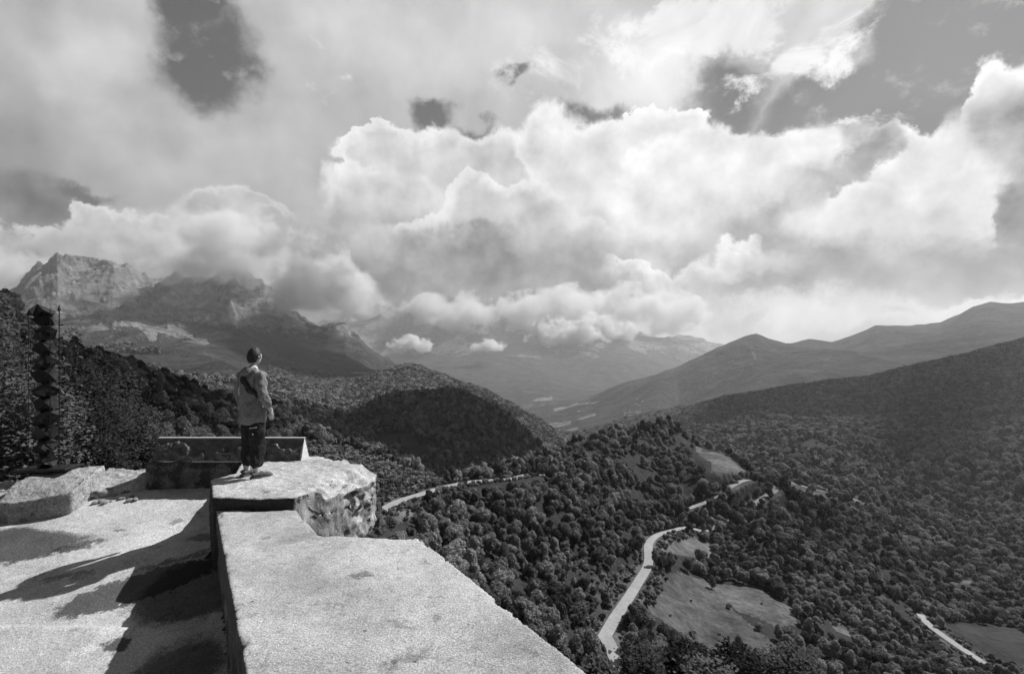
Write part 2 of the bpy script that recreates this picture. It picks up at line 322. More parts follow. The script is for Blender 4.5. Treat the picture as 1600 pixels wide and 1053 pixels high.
def tab_row(px, D):
    """slope row for arrays of px and depth D"""
    px = np.clip(px, PCOL[0], PCOL[-1]); sh = px.shape
    px = px.ravel(); ld = np.log(np.clip(D, 8, 30000)).ravel()
    fi = (ld-lr[0])/(lr[1]-lr[0]); i0 = np.clip(fi.astype(int), 0, NR-2); ft = fi-i0
    # catmull (pchip tangents) across columns
    pc = np.array(PCOL, float); j = np.clip(np.searchsorted(pc, px)-1, 0, len(pc)-2)
    h = pc[j+1]-pc[j]; t = (px-pc[j])/h
    def samp(k): k = np.clip(k, 0, len(pc)-1); return tab[k, i0]*(1-ft) + tab[k, i0+1]*ft
    p0, p1, p2, p3 = samp(j-1), samp(j), samp(j+1), samp(j+2)
    xm = pc[np.clip(j-1, 0, None)]; xp = pc[np.clip(j+2, None, len(pc)-1)]
    d0 = (p1-p0)/np.maximum(pc[j]-xm, 1); d1 = (p2-p1)/h; d2 = (p3-p2)/np.maximum(xp-pc[j+1], 1)
    d0 = np.where(j == 0, d1, d0); d2 = np.where(j+2 > len(pc)-1, d1, d2)
    m1 = np.where(d0*d1 > 0, 2*d0*d1/(d0+d1+1e-12*np.sign(d0+d1)+1e-15), 0); m2 = np.where(d1*d2 > 0, 2*d1*d2/(d1+d2+1e-12*np.sign(d1+d2)+1e-15), 0)
    r = (2*t**3-3*t**2+1)*p1 + (t**3-2*t**2+t)*h*m1 + (-2*t**3+3*t**2)*p2 + (t**3-t**2)*h*m2
    ldv = np.log(np.clip(D, 8, 30000)).ravel(); out = r.copy()
    for Dc, wd, pts in CREST:
        xs = np.array([p[0] for p in pts], float); fx = np.minimum(sstep(xs[0]-40, xs[0]+10, px), sstep(xs[-1]+60, xs[-1]-5, px))
        w = np.exp(-((ldv-math.log(Dc))/wd)**2)*fx; mk = w > 0.003
        if not mk.any(): continue
        i1 = int((math.log(Dc)-lr[0])/(lr[1]-lr[0])); cur = np.interp(px[mk], pc, tab[:, i1])
        # current value at the crest distance in this column (linear between columns is close enough)
        out[mk] += w[mk]*(np.interp(px[mk], xs, [p[1] for p in pts])-cur)
    return out.reshape(sh)
def base_z(x, y):
    """height of the relief before roads are cut, arrays"""
    r = np.hypot(x, y); az = np.arctan2(x, y)
    azc = np.clip(az, -math.atan(1.8), math.atan(1.9))
    px = 800 + 800*np.tan(azc); D = np.clip(r*np.cos(azc), 8, 30000)
    z = -(tab_row(px, D)-HY)/F*D
    # natural roughness
    left = sstep(660, 560, px)*sstep(2600, 3600, D)*sstep(8200, 6500, D)
    far = sstep(8000, 11000, D)
    right = sstep(900, 1050, px)*sstep(1700, 2600, D)*(1-far)
    rs = sstep(1060, 1200, px)*sstep(560, 800, D)*(1-sstep(1500, 2300, D))
    z = z + rs*(fbm(x, y, 260, 5, 0.55, seed=17, ridged=True)-0.35)*26
    mid = sstep(900, 1500, D)*(1-left)*(1-far)*(1-right)
    near = sstep(14, 60, D)*(1-sstep(900, 1500, D))
    z = z + near*(fbm(x, y, 90, 4, seed=3)*0.012*np.minimum(D, 500)) 
    z = z + near*sstep(150, 400, D)*fbm(x, y, 180, 4, seed=13, ridged=True)*4.0
    if np.any(left > 0):
        zl = fbm(x, y, 1300, 8, 0.60, seed=5, ridged=True)
        st = fbm(x*0.25, y, 600, 6, 0.55, seed=8, ridged=True)
        hgt = sstep(-300, 500, z)
        bt = fbm(x, y*0.6, 420, 6, 0.6, seed=19, ridged=True)
        z = z + left*((zl-0.35)*(70+140*hgt) + (st-0.3)*70*hgt + (bt-0.35)*130*hgt)
        led = np.sin((z + fbm(x, y, 700, 3, seed=21)*90)/75*math.pi*2)
        z = z + left*hgt*led*10
    z = z + mid*(fbm(x, y, 420, 6, 0.5, seed=6, ridged=True)-0.4)*22
    z = z + right*(fbm(x, y, 1100, 7, 0.5, seed=7, ridged=True)-0.35)*(24+30*sstep(2800, 4500, D))
    z = z + far*((fbm(x, y, 4200, 8, 0.55, seed=9, ridged=True)-0.35)*620*sstep(10000, 14500, D) + (fbm(x, y, 1800, 6, 0.5, seed=15, ridged=True)-0.3)*120*(1-sstep(10000, 14500, D)))
    return z
def photo_ray(px, py, dmin=130, dmax=2500):
    """first point of the relief met when looking along one direction: used once to survey roads, fields and masonry in metres"""
    D = np.exp(np.linspace(math.log(dmin), math.log(dmax), 4000)); x = (px-800)/F*D
    row = HY - base_z(x, D)/D*F
    k = np.argmax(row <= py)
    if row[k] > py: k = int(np.argmin(np.abs(row-py)))
    return float(x[k]), float(D[k])

# ------------------------------------------------------------------ roads, surveyed as (direction column, row) -> world points
def road_line(pts, n=None, win=5):
    w = []
    for p in pts:
        if len(p) == 2: w.append(photo_ray(*p))
        else: w.append(((p[0]-800)/F*p[2], p[2]))
    w = np.array(w)
    s = np.concatenate([[0], np.cumsum(np.hypot(*np.diff(w, axis=0).T))]); t = np.arange(0, s[-1], 2.0)
    q = np.stack([pchip(s, w[:, 0], t), pchip(s, w[:, 1], t)], 1)
    k = np.ones(9)/9
    for _ in range(3):
        e = np.pad(q, ((4, 4), (0, 0)), mode='edge'); q = np.stack([np.convolve(e[:, i], k, 'valid') for i in (0, 1)], 1)
    z = base_z(q[:, 0], q[:, 1])
    for _ in range(4):
        z = np.convolve(np.pad(z, (7, 7), mode='edge'), np.ones(15)/15, 'valid')
    return np.column_stack([q, z])
ROADS = {
 'upper': road_line([(530, 845, 165), (585, 801), (620, 785), (660, 772), (700, 762), (745, 752), (790, 747), (830, 743), (862, 742), (900, 752, 345)]),
 'middle': road_line([(1060, 752, 405), (1100, 748, 415), (1130, 746, 425), (1155, 744, 438), (1172, 738, 455), (1195, 742, 475), (1213, 750, 480), (1212, 762, 462), (1182, 773, 424), (1150, 783, 408), (1128, 792, 398), (1115, 808, 388), (1100, 817, 378), (1082, 822), (1050, 829), (1028, 835), (1014, 845), (1012, 862), (1016, 875), (1012, 888), (1000, 905), (985, 928), (968, 955), (950, 980), (941, 1000), (945, 1020, 192), (958, 1045, 176), (985, 1075, 160)]),
 'valley': road_line([(1200, 752, 760), (1240, 755), (1275, 765), (1320, 776), (1352, 789)]),
 'lower': road_line([(1436, 960), (1447, 972), (1470, 990), (1500, 1010), (1530, 1030), (1580, 1062, 270)]),
}
ROADW = {'upper': 5.2, 'middle': 4.9, 'lower': 4.6, 'valley': 5.0}
_rp = np.concatenate([v for v in ROADS.values()]); _rr = np.concatenate([np.full(len(v), ROADW[k]/2) for k, v in ROADS.items()])
def road_flatten(x, y, z):
    """cut the relief level at the roads; returns z and distance to the nearest road"""
    dist = np.full(x.shape, 1e9); zn = z.copy()
    m = (np.hypot(x, y) < 1000) & (y > 0); xs, ys = x[m], y[m]; best = np.full(xs.shape, 1e9); bz = np.zeros(xs.shape)
    for a in range(0, len(xs), 20000):
        dx = xs[a:a+20000, None]-_rp[None, :, 0]; dy = ys[a:a+20000, None]-_rp[None, :, 1]
        d2 = dx*dx+dy*dy; k = d2.argmin(1); best[a:a+20000] = np.sqrt(d2[np.arange(len(k)), k]); bz[a:a+20000] = _rp[k, 2]
    w = sstep(11, 4.6, best); zm = z[m]
    zn[m] = zm*(1-w) + (bz-0.45)*w
    dist[m] = best
    return zn, dist

# polygons of open ground, by survey rows (photo px) valid only nearer than the given distance
FIELDS = {
 'meadow_upper': ([(1016,840),(1035,831),(1065,830),(1085,838),(1110,850),(1130,872),(1085,872),(1040,864),(1018,856)], 0, 420, 1.15),
 'meadow_main': ([(998,912),(1012,900),(1040,893),(1075,897),(1105,910),(1125,930),(1150,958),(1185,985),(1215,1005),(1235,1030),(1130,1025),(1085,1000),(1045,975),(1012,955),(1000,938)], 0, 400, 0.75),
 'meadow_east': ([(1112,915),(1150,912),(1190,915),(1210,935),(1245,955),(1250,975),(1215,980),(1185,965),(1150,955),(1128,935)], 0, 420, 0.9),
 'verge': ([(928,886),(960,890),(992,893),(985,915),(965,945),(945,975),(935,992),(918,975),(915,940)], 0, 330, 0.55),
 'pond': ([(974,768),(990,765),(1008,780),(1022,792),(1000,795),(984,790)], 0, 420, 0.1),
 'cut_slope': ([(1088,678),(1100,688),(1118,698),(1140,714),(1166,736),(1160,742),(1130,744),(1112,736),(1110,722),(1092,712),(1085,700)], 430, 640, 1.0),
 'field_se': ([(1470,975),(1520,970),(1600,985),(1700,1000),(1700,1060),(1600,1045),(1550,1020),(1500,1000)], 0, 520, 0.35),
 'clearing_a': ([(1290,962),(1306,965),(1340,990),(1330,996),(1305,985)], 0, 420, 1.2),
 'valley_strip': ([(1200,735),(1232,748),(1262,752),(1300,764),(1345,776),(1352,790),(1390,805),(1350,802),(1290,782),(1245,768),(1215,752)], 500, 1000, 0.8),
 'clearing_b': ([(1405,832),(1425,835),(1412,842)], 400, 1000, 1.2),
 'clearing_c': ([(1488,906),(1520,908),(1515,914),(1490,912)], 300, 900, 1.0),
 'shrub_slope': ([(470,690),(540,703),(600,722),(650,738),(705,752),(690,762),(640,772),(600,790),(570,812),(540,860),(450,860),(440,700)], 60, 420, 0.55),
 'bare_a': ([(618,800),(640,790),(650,800),(640,815),(620,820)], 60, 330, 0.9),
 'bare_b': ([(736,822),(752,826),(750,838),(735,835)], 60, 330, 0.7),
 'bare_c': ([(900,782),(915,785),(912,796),(902,795)], 60, 400, 0.7),
 'clear_w': ([(900,870),(925,880),(935,895),(915,905),(895,890)], 60, 400, 0.4),
}
def in_poly(px, py, poly):
    c = np.zeros(px.shape, bool); n = len(poly)
    for i in range(n):
        x1, y1 = poly[i]; x2, y2 = poly[(i+1) % n]
        cond = ((y1 > py) != (y2 > py)) & (px < (x2-x1)*(py-y1)/((y2-y1) if y2 != y1 else 1e-9)+x1)
        c ^= cond
    return c
def field_mask(x, y, z):
    """index of the field a world point lies in (-1 none)"""
    D = np.maximum(y, 1); jx = fbm(x, y, 0.02*200, 3, seed=31)*0; px = 800+x/D*F; py = HY - z/D*F
    px = px + fbm(x, y, 14, 3, seed=31)*5; py = py + fbm(x, y, 14, 3, seed=32)*4
    r = np.full(x.shape, -1)
    for i, (poly, d0, d1, v) in enumerate(FIELDS.values()):
        r[in_poly(px, py, poly) & (D > d0) & (D < d1) & (y > 0)] = i
    return r
FV = np.array([v[3] for v in FIELDS.values()] + [0.0])

# ------------------------------------------------------------------ the ground sheet
def build_ground():
    a1 = np.concatenate([np.linspace(-180, -62, 60)[:-1], np.degrees(np.arctan((np.arange(-300, 1900, 2.0)-800)/800)), np.linspace(56, 180, 60)[1:]])
    a1 = np.unique(np.round(a1, 5)); NA = len(a1)
    rr = np.concatenate([np.exp(np.linspace(math.log(8.0), math.log(3000), 640)), np.exp(np.linspace(math.log(3010), math.log(17000), 330)), np.exp(np.linspace(math.log(17080), math.log(17600), 4))])
    A, Rr = np.meshgrid(np.radians(a1), rr, indexing='ij')
    azc = np.clip(A, R(-52), R(52)); Rad = Rr/np.cos(azc)
    x = np.sin(A)*Rad; y = np.cos(A)*Rad
    z = base_z(x, y)
    z, dist = road_flatten(x, y, z)
    fm = field_mask(x, y, z)
    print('ground', z.shape, z.min(), z.max())
    D = Rr; px = 800+800*np.tan(azc)
    fv = FV[fm]; fv = np.where(fm < 0, 0, fv)
    shoulder = (dist < 7)*(1-(dist < 1))
    fv = np.maximum(fv, sstep(8.5, 5.0, dist)*0.8)
    # rock: steep and high ground on the western massif, and the far range
    gz = np.gradient(z, axis=1)/np.gradient(Rad, axis=1); gx = np.gradient(z, axis=0)/np.maximum(np.hypot(np.gradient(x, axis=0), np.gradient(y, axis=0)), .1)
    sl = np.hypot(gz, gx)
    left = sstep(660, 560, px)*sstep(2600, 3600, D)*sstep(9000, 7000, D)
    far = sstep(9000, 12000, D)
    hgt = sstep(-150, 550, z)
    nz = fbm(x, y, 500, 6, 0.6, seed=41)
    rock = left*np.clip(sstep(0.35, 0.8, sl+nz*0.35+hgt*0.35)*(0.25+hgt), 0, 1)
    rock = np.maximum(rock, far*sstep(0.2, 0.6, sl+nz*0.4)*0.9)
    def streak(pts, wpx, val, d0=1000, d1=9000):
        nonlocal rock
        py = HY - z/np.maximum(y, 1)*F; pxx = 800+x/np.maximum(y, 1)*F
        best = np.full(x.shape, 1e9)
        for (x1, y1), (x2, y2) in zip(pts[:-1], pts[1:]):
            t = np.clip(((pxx-x1)*(x2-x1)+(py-y1)*(y2-y1))/((x2-x1)**2+(y2-y1)**2), 0, 1)
            best = np.minimum(best, np.hypot(pxx-x1-t*(x2-x1), py-y1-t*(y2-y1)))
        m = sstep(wpx, wpx*0.4, best+nz*wpx*1.6)*(D > d0)*(D < d1)*(y > 0)
        rock = np.maximum(rock, m*val)
    streak([(66,444),(55,455),(46,472)], 5, 1.2); streak([(80,446),(76,462),(72,476)], 4, 1.1)
    streak([(125,425),(150,445),(185,470),(205,485)], 12, 1.3); streak([(100,475),(150,474),(185,486),(210,498),(240,525)], 7, 1.3)
    streak([(230,508),(255,515),(290,526),(320,532)], 6, 1.4); streak([(160,495),(180,503)], 6, 1.1)
    streak([(185,408),(205,430),(215,445)], 7, 1.2)
    streak([(185,565),(200,578),(225,590),(250,598),(262,596)], 7, 1.1, 500, 2200)
    streak([(330,545),(310,560),(300,575),(330,595),(350,600)], 16, 0.28, 1500, 4500)
    streak([(475,625),(500,622),(520,622)], 4, 0.8, 500, 3500); streak([(550,582),(580,583),(600,582)], 2, 0.8, 1000, 4500)
    streak([(655,578),(680,590),(700,598)], 4, 0.6, 1500, 4500)
    streak([(1175,545),(1180,560),(1172,572)], 3, 0.5, 3000, 7000)
    streak([(1530,523),(1560,516)], 4, 0.6, 3000, 7000)
    streak([(395,480),(425,500)], 4, 0.5); streak([(440,495),(480,515)], 3, 0.5)
    # hay meadows on the valley floor
    vf = (px > 760)*(px < 1060)*sstep(2600, 3300, D)*sstep(9000, 7000, D)*sstep(0.16, 0.06, sl)
    fields = np.clip((fbm(x, y, 260, 4, 0.6, seed=51)-0.02)*6, 0, 1)*vf
    streak([(835,668),(860,665),(890,660)], 4, 0.9, 1800, 6000); streak([(975,645),(1000,642)], 4, 0.8, 1500, 6000)
    streak([(885,672),(900,668)], 3, 0.8, 1800, 6000); streak([(868,640),(900,632),(935,628)], 3, 0.8, 2500, 9000); streak([(905,655),(930,648)], 3, 0.7, 2500, 9000); streak([(835,625),(862,622)], 3, 0.7, 2500, 9000)
    fv = np.maximum(fv, fields*1.1)
    forest = (D < 3000)*(fm < 0)*sstep(6, 9, dist)
    NRr = len(rr)
    idx = np.arange(NA*NRr).reshape(NA, NRr)
    f = np.stack([idx[:-1, :-1], idx[1:, :-1], idx[1:, 1:], idx[:-1, 1:]], -1).reshape(-1, 4)[:, ::-1]
    # the inner disc closes the sheet under the masonry
    v = np.stack([x, y, z], -1).reshape(-1, 3)
    me = np_mesh('terrain', v, f)
    fattr(me, 'open_ground', fv); fattr(me, 'rock', np.clip(rock, 0, 1.5)); fattr(me, 'wood', forest); fattr(me, 'far', sstep(1250, 1900, D)); 
    o = link_mesh('hills', me, MAT['ground']); tag(o, kind='structure')
    return o
def mat_ground(g, b):
    geo = g.node('ShaderNodeNewGeometry'); P = X(g, geo.outputs['Position'])
    openg, rock, wood, far = (g.attr(n) for n in ('open_ground', 'rock', 'wood', 'far'))
    n1 = g.noise(P, 0.35, 7, 0.65); n2 = g.noise(P, 0.035, 6, 0.6); n3 = g.noise(P, 0.0045, 8, 0.6); n4 = g.noise(P, 0.02, 8, 0.75)
    n5 = g.voro(P, 0.075)
    soil = g.lin(n1, 0.3, 0.7, 0.018, 0.045)
    grass = openg*g.lin(n2, 0.3, 0.7, 0.06, 0.15)*g.lin(n1, 0.3, 0.7, 0.6, 1.4)*g.lin(g.noise(P, 0.11, 6, 0.7), 0.35, 0.65, 0.7, 1.25)
    veg = g.lin(n3, 0.35, 0.65, 0.025, 0.085)*g.lin(n4, 0.35, 0.65, 0.45, 1.55)*g.lin(n5, 0.0, 0.9, 1.25, 0.6)
    c = g.mix(far, soil, veg)
    c = g.mix(g.math('MINIMUM', openg*2.5, 1.0), c, grass)
    rk = g.lin(g.noise(P, 0.012, 9, 0.7), 0.3, 0.7, 0.04, 0.32)
    thr = g.noise(P, 0.009, 9, 0.72)
    rm = g.smooth(rock + (thr-0.5)*1.5, 0.35, 0.62)
    c = g.mix(rm, c, rk)
    setc(g, b, c)
    h = g.mix(far, n1*0.6 + n2*4.0, n4*22.0 + g.noise(P, 0.0035, 9, 0.65)*60.0 - n5*7.0*(1.0-rm))
    bump(g, b, h, 1.0, 1.0)
MAT = {}
MAT['ground'] = material('ground_mix', mat_ground, 0.95, 0.1)
def mat_road(g, b):
    geo = g.node('ShaderNodeNewGeometry'); P = X(g, geo.outputs['Position'])
    n = g.noise(P, 0.5, 6, 0.6); n2 = g.noise(P, 0.08, 4, 0.6)
    setc(g, b, g.lin(n, 0.3, 0.7, 0.24, 0.33)*g.lin(n2, 0.3, 0.7, 0.85, 1.1))
MAT['road'] = material('pale_asphalt', mat_road, 0.85, 0.3)
def mat_verge(g, b):
    geo = g.node('ShaderNodeNewGeometry'); P = X(g, geo.outputs['Position'])
    setc(g, b, g.lin(g.noise(P, 0.9, 6, 0.7), 0.3, 0.7, 0.08, 0.24))
MAT['line'] = material('road_paint', lambda g, b: setc(g, b, 0.75), 0.7)
def strip(pts, w0, w1, dz):
    t = np.gradient(pts[:, :2], axis=0); t /= np.maximum(np.hypot(t[:, 0], t[:, 1])[:, None], 1e-6); nrm = np.stack([-t[:, 1], t[:, 0]], 1)
    a = np.column_stack([pts[:, :2]+nrm*w0, pts[:, 2]+dz]); b = np.column_stack([pts[:, :2]+nrm*w1, pts[:, 2]+dz])
    n = len(pts); v = np.concatenate([a, b]); i = np.arange(n-1)
    f = np.stack([i, i+1, i+1+n, i+n], 1)
    return v, f[:, ::-1] if w0 > w1 else f
def build_roads():
    for k, p in ROADS.items():
        w = ROADW[k]/2
        vv, ff = strip(p, w, -w, 0.05)
        o = link_mesh('road', np_mesh('road', vv, ff), MAT['road']); tag(o, kind='structure')
build_ground(); build_roads()
# ------------------------------------------------------------------ foliage meshes
def leafmat(name, lo, hi, tr=0.22):
    m = bpy.data.materials.new(name); m.use_nodes = True; nt = m.node_tree; nt.nodes.clear(); g = NT(nt)
    oi = g.node('ShaderNodeObjectInfo'); geo = g.node('ShaderNodeNewGeometry'); P = X(g, geo.outputs['Position'])
    r = X(g, oi.outputs['Random']); isl = X(g, geo.outputs['Random Per Island'])
    big = g.noise(P, 0.012, 3, 0.5)
    c = g.math('POWER', g.lin(r*0.7 + big*0.3 + (isl-0.5)*0.25, 0.1, 0.95, 0.0, 1.0), 1.4)*(hi-lo) + lo
    d = g.node('ShaderNodeBsdfDiffuse'); t = g.node('ShaderNodeBsdfTranslucent'); mx = g.node('ShaderNodeMixShader'); o = g.node('ShaderNodeOutputMaterial')
    g.l.new(c.s, d.inputs[0]); ct = c*1.3; g.l.new(ct.s, t.inputs[0]); mx.inputs[0].default_value = tr
    g.l.new(d.outputs[0], mx.inputs[1]); g.l.new(t.outputs[0], mx.inputs[2]); g.l.new(mx.outputs[0], o.inputs[0])
    return m
MAT['leaf'] = leafmat('beech_leaves', 0.03, 0.37, 0.28)
MAT['bark'] = material('bark', lambda g, b: setc(g, b, g.lin(g.noise(ocoord(g), 6.0, 4), 0.3, 0.7, 0.05, 0.14)), 0.9)
def tube(p0, p1, r0, r1, n=6):
    p0, p1 = np.array(p0, float), np.array(p1, float); d = p1-p0; d /= max(np.linalg.norm(d), 1e-9)
    a = np.cross(d, [0.3, 0.2, 0.93]); a /= max(np.linalg.norm(a), 1e-9); b = np.cross(d, a)
    t = np.arange(n)/n*2*math.pi; ring = np.cos(t)[:, None]*a + np.sin(t)[:, None]*b
    v = np.concatenate([p0+ring*r0, p1+ring*r1]); i = np.arange(n); j = (i+1) % n
    return v, np.stack([i, j, j+n, i+n], 1)
def cat(parts):
    V, Fc, M, o = [], [], [], 0
    for v, f, m in parts:
        V.append(v); Fc.append(f+o); M.append(np.full(len(f), m)); o += len(v)
    return np.concatenate(V), np.concatenate(Fc), np.concatenate(M)
def leaf_quads(c, nrm, size, r, elong=1.0):
    """one small quad per centre c, facing nrm"""
    n = len(c); nrm = nrm/np.linalg.norm(nrm, axis=1)[:, None]
    a = np.cross(nrm, r.normal(size=(n, 3))); a /= np.linalg.norm(a, axis=1)[:, None]; b = np.cross(nrm, a)
    s = (size*(0.6+0.8*r.random(n)))[:, None] if np.isscalar(size) else size[:, None]
    a = a*s; b = b*s*elong
    v = np.stack([c-a-b*0.6, c+a-b*0.6, c+a*0.55+b, c-a*0.55+b], 1).reshape(-1, 3)
    return v, np.arange(4*n).reshape(n, 4)
def crown_mesh(seed, h=9.0, w=4.2, nq=700, size=0.42, conic=0.0, trunk=True, core=0.74):
    r = np.random.default_rng(seed); parts = []
    lobes = [(np.array([0, 0, h*0.58]), np.array([w*0.72, w*0.72, h*0.36]))]
    for k in range(9):
        a = k*2.4+r.random()*0.8; zz = h*(0.32+0.55*r.random()); rad = w*0.62*(1-conic*(zz/h-0.3))*math.sqrt(max(0.1, 1-((zz/h-0.52)/0.55)**2))
        q = w*(0.30+0.18*r.random()); lobes.append((np.array([math.cos(a)*rad, math.sin(a)*rad, zz]), np.array([q, q, q*0.95])))
    lobes.append((np.array([r.normal()*0.3, r.normal()*0.3, h*0.82]), np.array([w*0.42, w*0.42, h*0.18])))
    wts = np.array([l[1][0]*l[1][2] for l in lobes]); wts /= wts.sum()
    for (c, s), wt in zip(lobes, wts):
        n = max(12, int(nq*wt)); d = r.normal(size=(n, 3)); d[:, 2] += 0.25; d /= np.linalg.norm(d, axis=1)[:, None]
        pos = c + d*s*(0.82+0.24*r.random((n, 1)))
        v, f = leaf_quads(pos, d*1.0 + r.normal(size=(n, 3))*0.42, size, r); parts.append((v, f, 0))
        # inner mass so that the crown is not hollow
        tt = np.linspace(0.25, math.pi-0.25, 5); pp = np.arange(7)/7*2*math.pi
        gv = np.array([[math.sin(t)*math.cos(p), math.sin(t)*math.sin(p), math.cos(t)] for t in tt for p in pp])*s*core*(0.9+0.2*r.random((35, 1)))+c
        gf = np.array([[i*7+j, i*7+(j+1) % 7, (i+1)*7+(j+1) % 7, (i+1)*7+j] for i in range(4) for j in range(7)]); parts.append((gv, gf[:, ::-1], 0))
    if trunk:
        v, f = tube((0, 0, -0.8), (0.1, 0.05, h*0.5), 0.22, 0.12, 6); parts.append((v, f, 1))
        for k in range(3):
            a = k*2.1+seed; v, f = tube((0, 0, h*0.22), (math.cos(a)*w*0.4, math.sin(a)*w*0.4, h*0.5), 0.1, 0.05, 4); parts.append((v, f, 1))
    V, Fc, M = cat(parts)
    me = np_mesh('tree', V, Fc, smooth=False, mats=M); me.materials.append(MAT['leaf']); me.materials.append(MAT['bark'])
    return me
NEAR = [crown_mesh(100+i, (8.5, 10.8, 7.6, 9.2, 8.0)[i], (3.7, 2.9, 4.3, 3.8, 3.2)[i], 1500, 0.26, 0.2*(i % 3)) for i in range(5)]
MIDT = [crown_mesh(200+i, (8.5, 11.0, 7.2, 9.5, 8.0)[i], (3.9, 3.1, 4.6, 4.0, 3.3)[i], 520, 0.42, 0.2*(i % 3), False, 0.86) for i in range(5)]
FART = [crown_mesh(300+i, 8.5, 4.2, 200, 0.62, 0.2*(i % 2), False, 0.94) for i in range(3)]
SHRB = [crown_mesh(400+i, 1.9, 1.2, 160, 0.22, 0.0, False) for i in range(3)]

# ------------------------------------------------------------------ where trees stand
def protected():
    """raster of the surveyed clearings: world distance of roads and meadows that no nearer crown may cover"""
    M = np.zeros((560, 860))
    def put(px, py, D, rad=0):
        for a in range(-rad, rad+1):
            for b in range(-rad, rad+1):
                i, j = int(py/2)+a, int(px/2)+b
                if 0 <= i < 560 and 0 <= j < 860: M[i, j] = max(M[i, j], D)
    vis = {'upper': [(585, 862)], 'middle': [(1128, 1173), (1211, 1216), (1180, 1184), (936, 1104), (1118, 1128)], 'valley': [(1240, 1262), (1276, 1300), (1344, 1352)], 'lower': [(1440, 1455), (1464, 1532)]}
    for k, p in ROADS.items():
        for q in p[::1]:
            px = 800+q[0]/q[1]*F; py = HY-q[2]/q[1]*F
            if k == 'middle' and 940 < px < 1086 and py < 810: continue
            if k == 'middle' and (1108 < px < 1178 and py > 757): continue
            if any(a <= px <= b for a, b in vis[k]): put(px, py, q[1], 1 if q[1] < 330 else 0)
    for nm, (poly, d0, d1, v) in FIELDS.items():
        if nm in ('shrub_slope', 'valley_strip', 'pond'): continue
        xs = [a for a, _ in poly]; ys = [b for _, b in poly]; cx, cy = np.mean(xs), np.mean(ys)
        sh = [(cx+(a-cx)*0.86, cy+(b-cy)*0.80) for a, b in poly]
        gx, gy = np.meshgrid(np.arange(min(xs), max(xs), 2.0), np.arange(min(ys), max(ys), 2.0)); m = in_poly(gx, gy, sh)
        for a, b in zip(gx[m], gy[m]):
            i, j = int(b/2), int(a/2)
            if 0 <= i < 560 and 0 <= j < 860: M[i, j] = max(M[i, j], (d0+d1)/2 if d0 else 330)
    return M
def scatter_trees():
    r = np.random.default_rng(5)
    pts = []
    for D0, D1, sp in ((22, 420, 4.1), (420, 1100, 7.6), (1100, 1900, 10.5), (1900, 3100, 10.5)):
        A = 1.12*(D1**2-D0**2)*1.0; W_ = 1.6 if D1 < 1200 else 1.3; n = int(2*A/2/(sp*sp)*W_/1.12)
        D = np.sqrt(r.random(n)*(D1**2-D0**2)+D0**2); u = (r.random(n)*2-1)*W_
        # thin out clumps with a coarse jitter grid (no two on one spot)
        gx = np.floor(u*D/sp*1.25).astype(np.int64); gy = np.floor(D/sp*1.25).astype(np.int64)
        _, k = np.unique(gx*1000003+gy, return_index=True)
        pts.append(np.stack([u[k]*D[k], D[k]], 1))
    p = np.concatenate(pts); x, y = p[:, 0].copy(), p[:, 1].copy()
    z = base_z(x, y); z, dist = road_flatten(x, y, z)
    fm = field_mask(x, y, z)
    vs_ = list(FIELDS).index('valley_strip'); cs_ = list(FIELDS).index('cut_slope')
    keep = (dist > np.where(y > 380, 2.6, 3.7)) & ((fm < 0) | ((fm == vs_) & (r.random(len(x)) < 0.5)) | ((fm == cs_) & (r.random(len(x)) < 0.10)))
    gap = fbm(x, y, 70, 3, seed=61); keep &= (gap < np.where(y > 560, 0.44, 0.58))
    # south west mountain foot and the summit meadows beyond 2 km are scrub
    h = 8.5*(0.62+0.75*r.random(len(x)))*(1+0.18*fbm(x, y, 60, 2, seed=62)); h *= np.interp(y, [100, 420, 600, 1100, 1300], [0.68, 0.80, 1.2, 1.6, 1.75])*np.where(y > 1900, 1.25, 1.0)
    px = 800+x/y*F; base = HY-z/y*F; top = HY-(z+h)/y*F; cw = h*0.40/y*F
    # open scrub on the mountain foot
    keep &= ~((px < 420) & (y > 1500) & (fbm(x, y, 240, 4, seed=63) > -0.02))
    keep &= ~((px > 250) & (px < 420) & (y > 1700))
    keep &= ~((px > 1060) & (px < 1180) & (y > 480) & (y < 640) & (fbm(x, y, 40, 3, seed=64) > 0.0) & (base > 680))
    # hidden behind relief
    pg = np.arange(-486, 2090, 6.0); Dg = np.exp(np.linspace(math.log(20), math.log(3200), 420)); PG, DG = np.meshgrid(pg, Dg, indexing='ij')
    RG = HY - base_z((PG-800)/F*DG, DG)/DG*F; CM = np.minimum.accumulate(RG, axis=1)
    ii = np.clip(((px+486)/6).astype(int), 0, len(pg)-1); jj = np.clip(np.searchsorted(Dg, y*0.965)-1, 0, len(Dg)-1)
    keep &= top < CM[ii, jj] + 10 + 2500/y
    keep &= (px > -480) & (px < 2080)
    keep &= (y > 100) | ((px > 480) & (top > 1075) & (y > 26))      # the steep bank right under the masonry
    # clearings stay open to view
    M = protected(); cover = np.zeros(len(x), bool)
    for fx in (-0.85, -0.4, 0, 0.4, 0.85):
        for fy in (-0.03, 0.12, 0.3, 0.5, 0.7, 0.9):
            i = np.clip(((top*(1-fy)+base*fy)/2).astype(int), 0, 559); j = np.clip(((px+fx*cw)/2).astype(int), 0, 859)
            cover |= (M[i, j] > y+3)
    keep &= ~(cover & (r.random(len(x)) < 0.99))
    k = np.where(keep)[0]
    print('trees', len(k))
    return x[k], y[k], z[k]-0.3, h[k]/8.5, r.random(len(k))*6.283, px[k], top[k], base[k], dist[k]
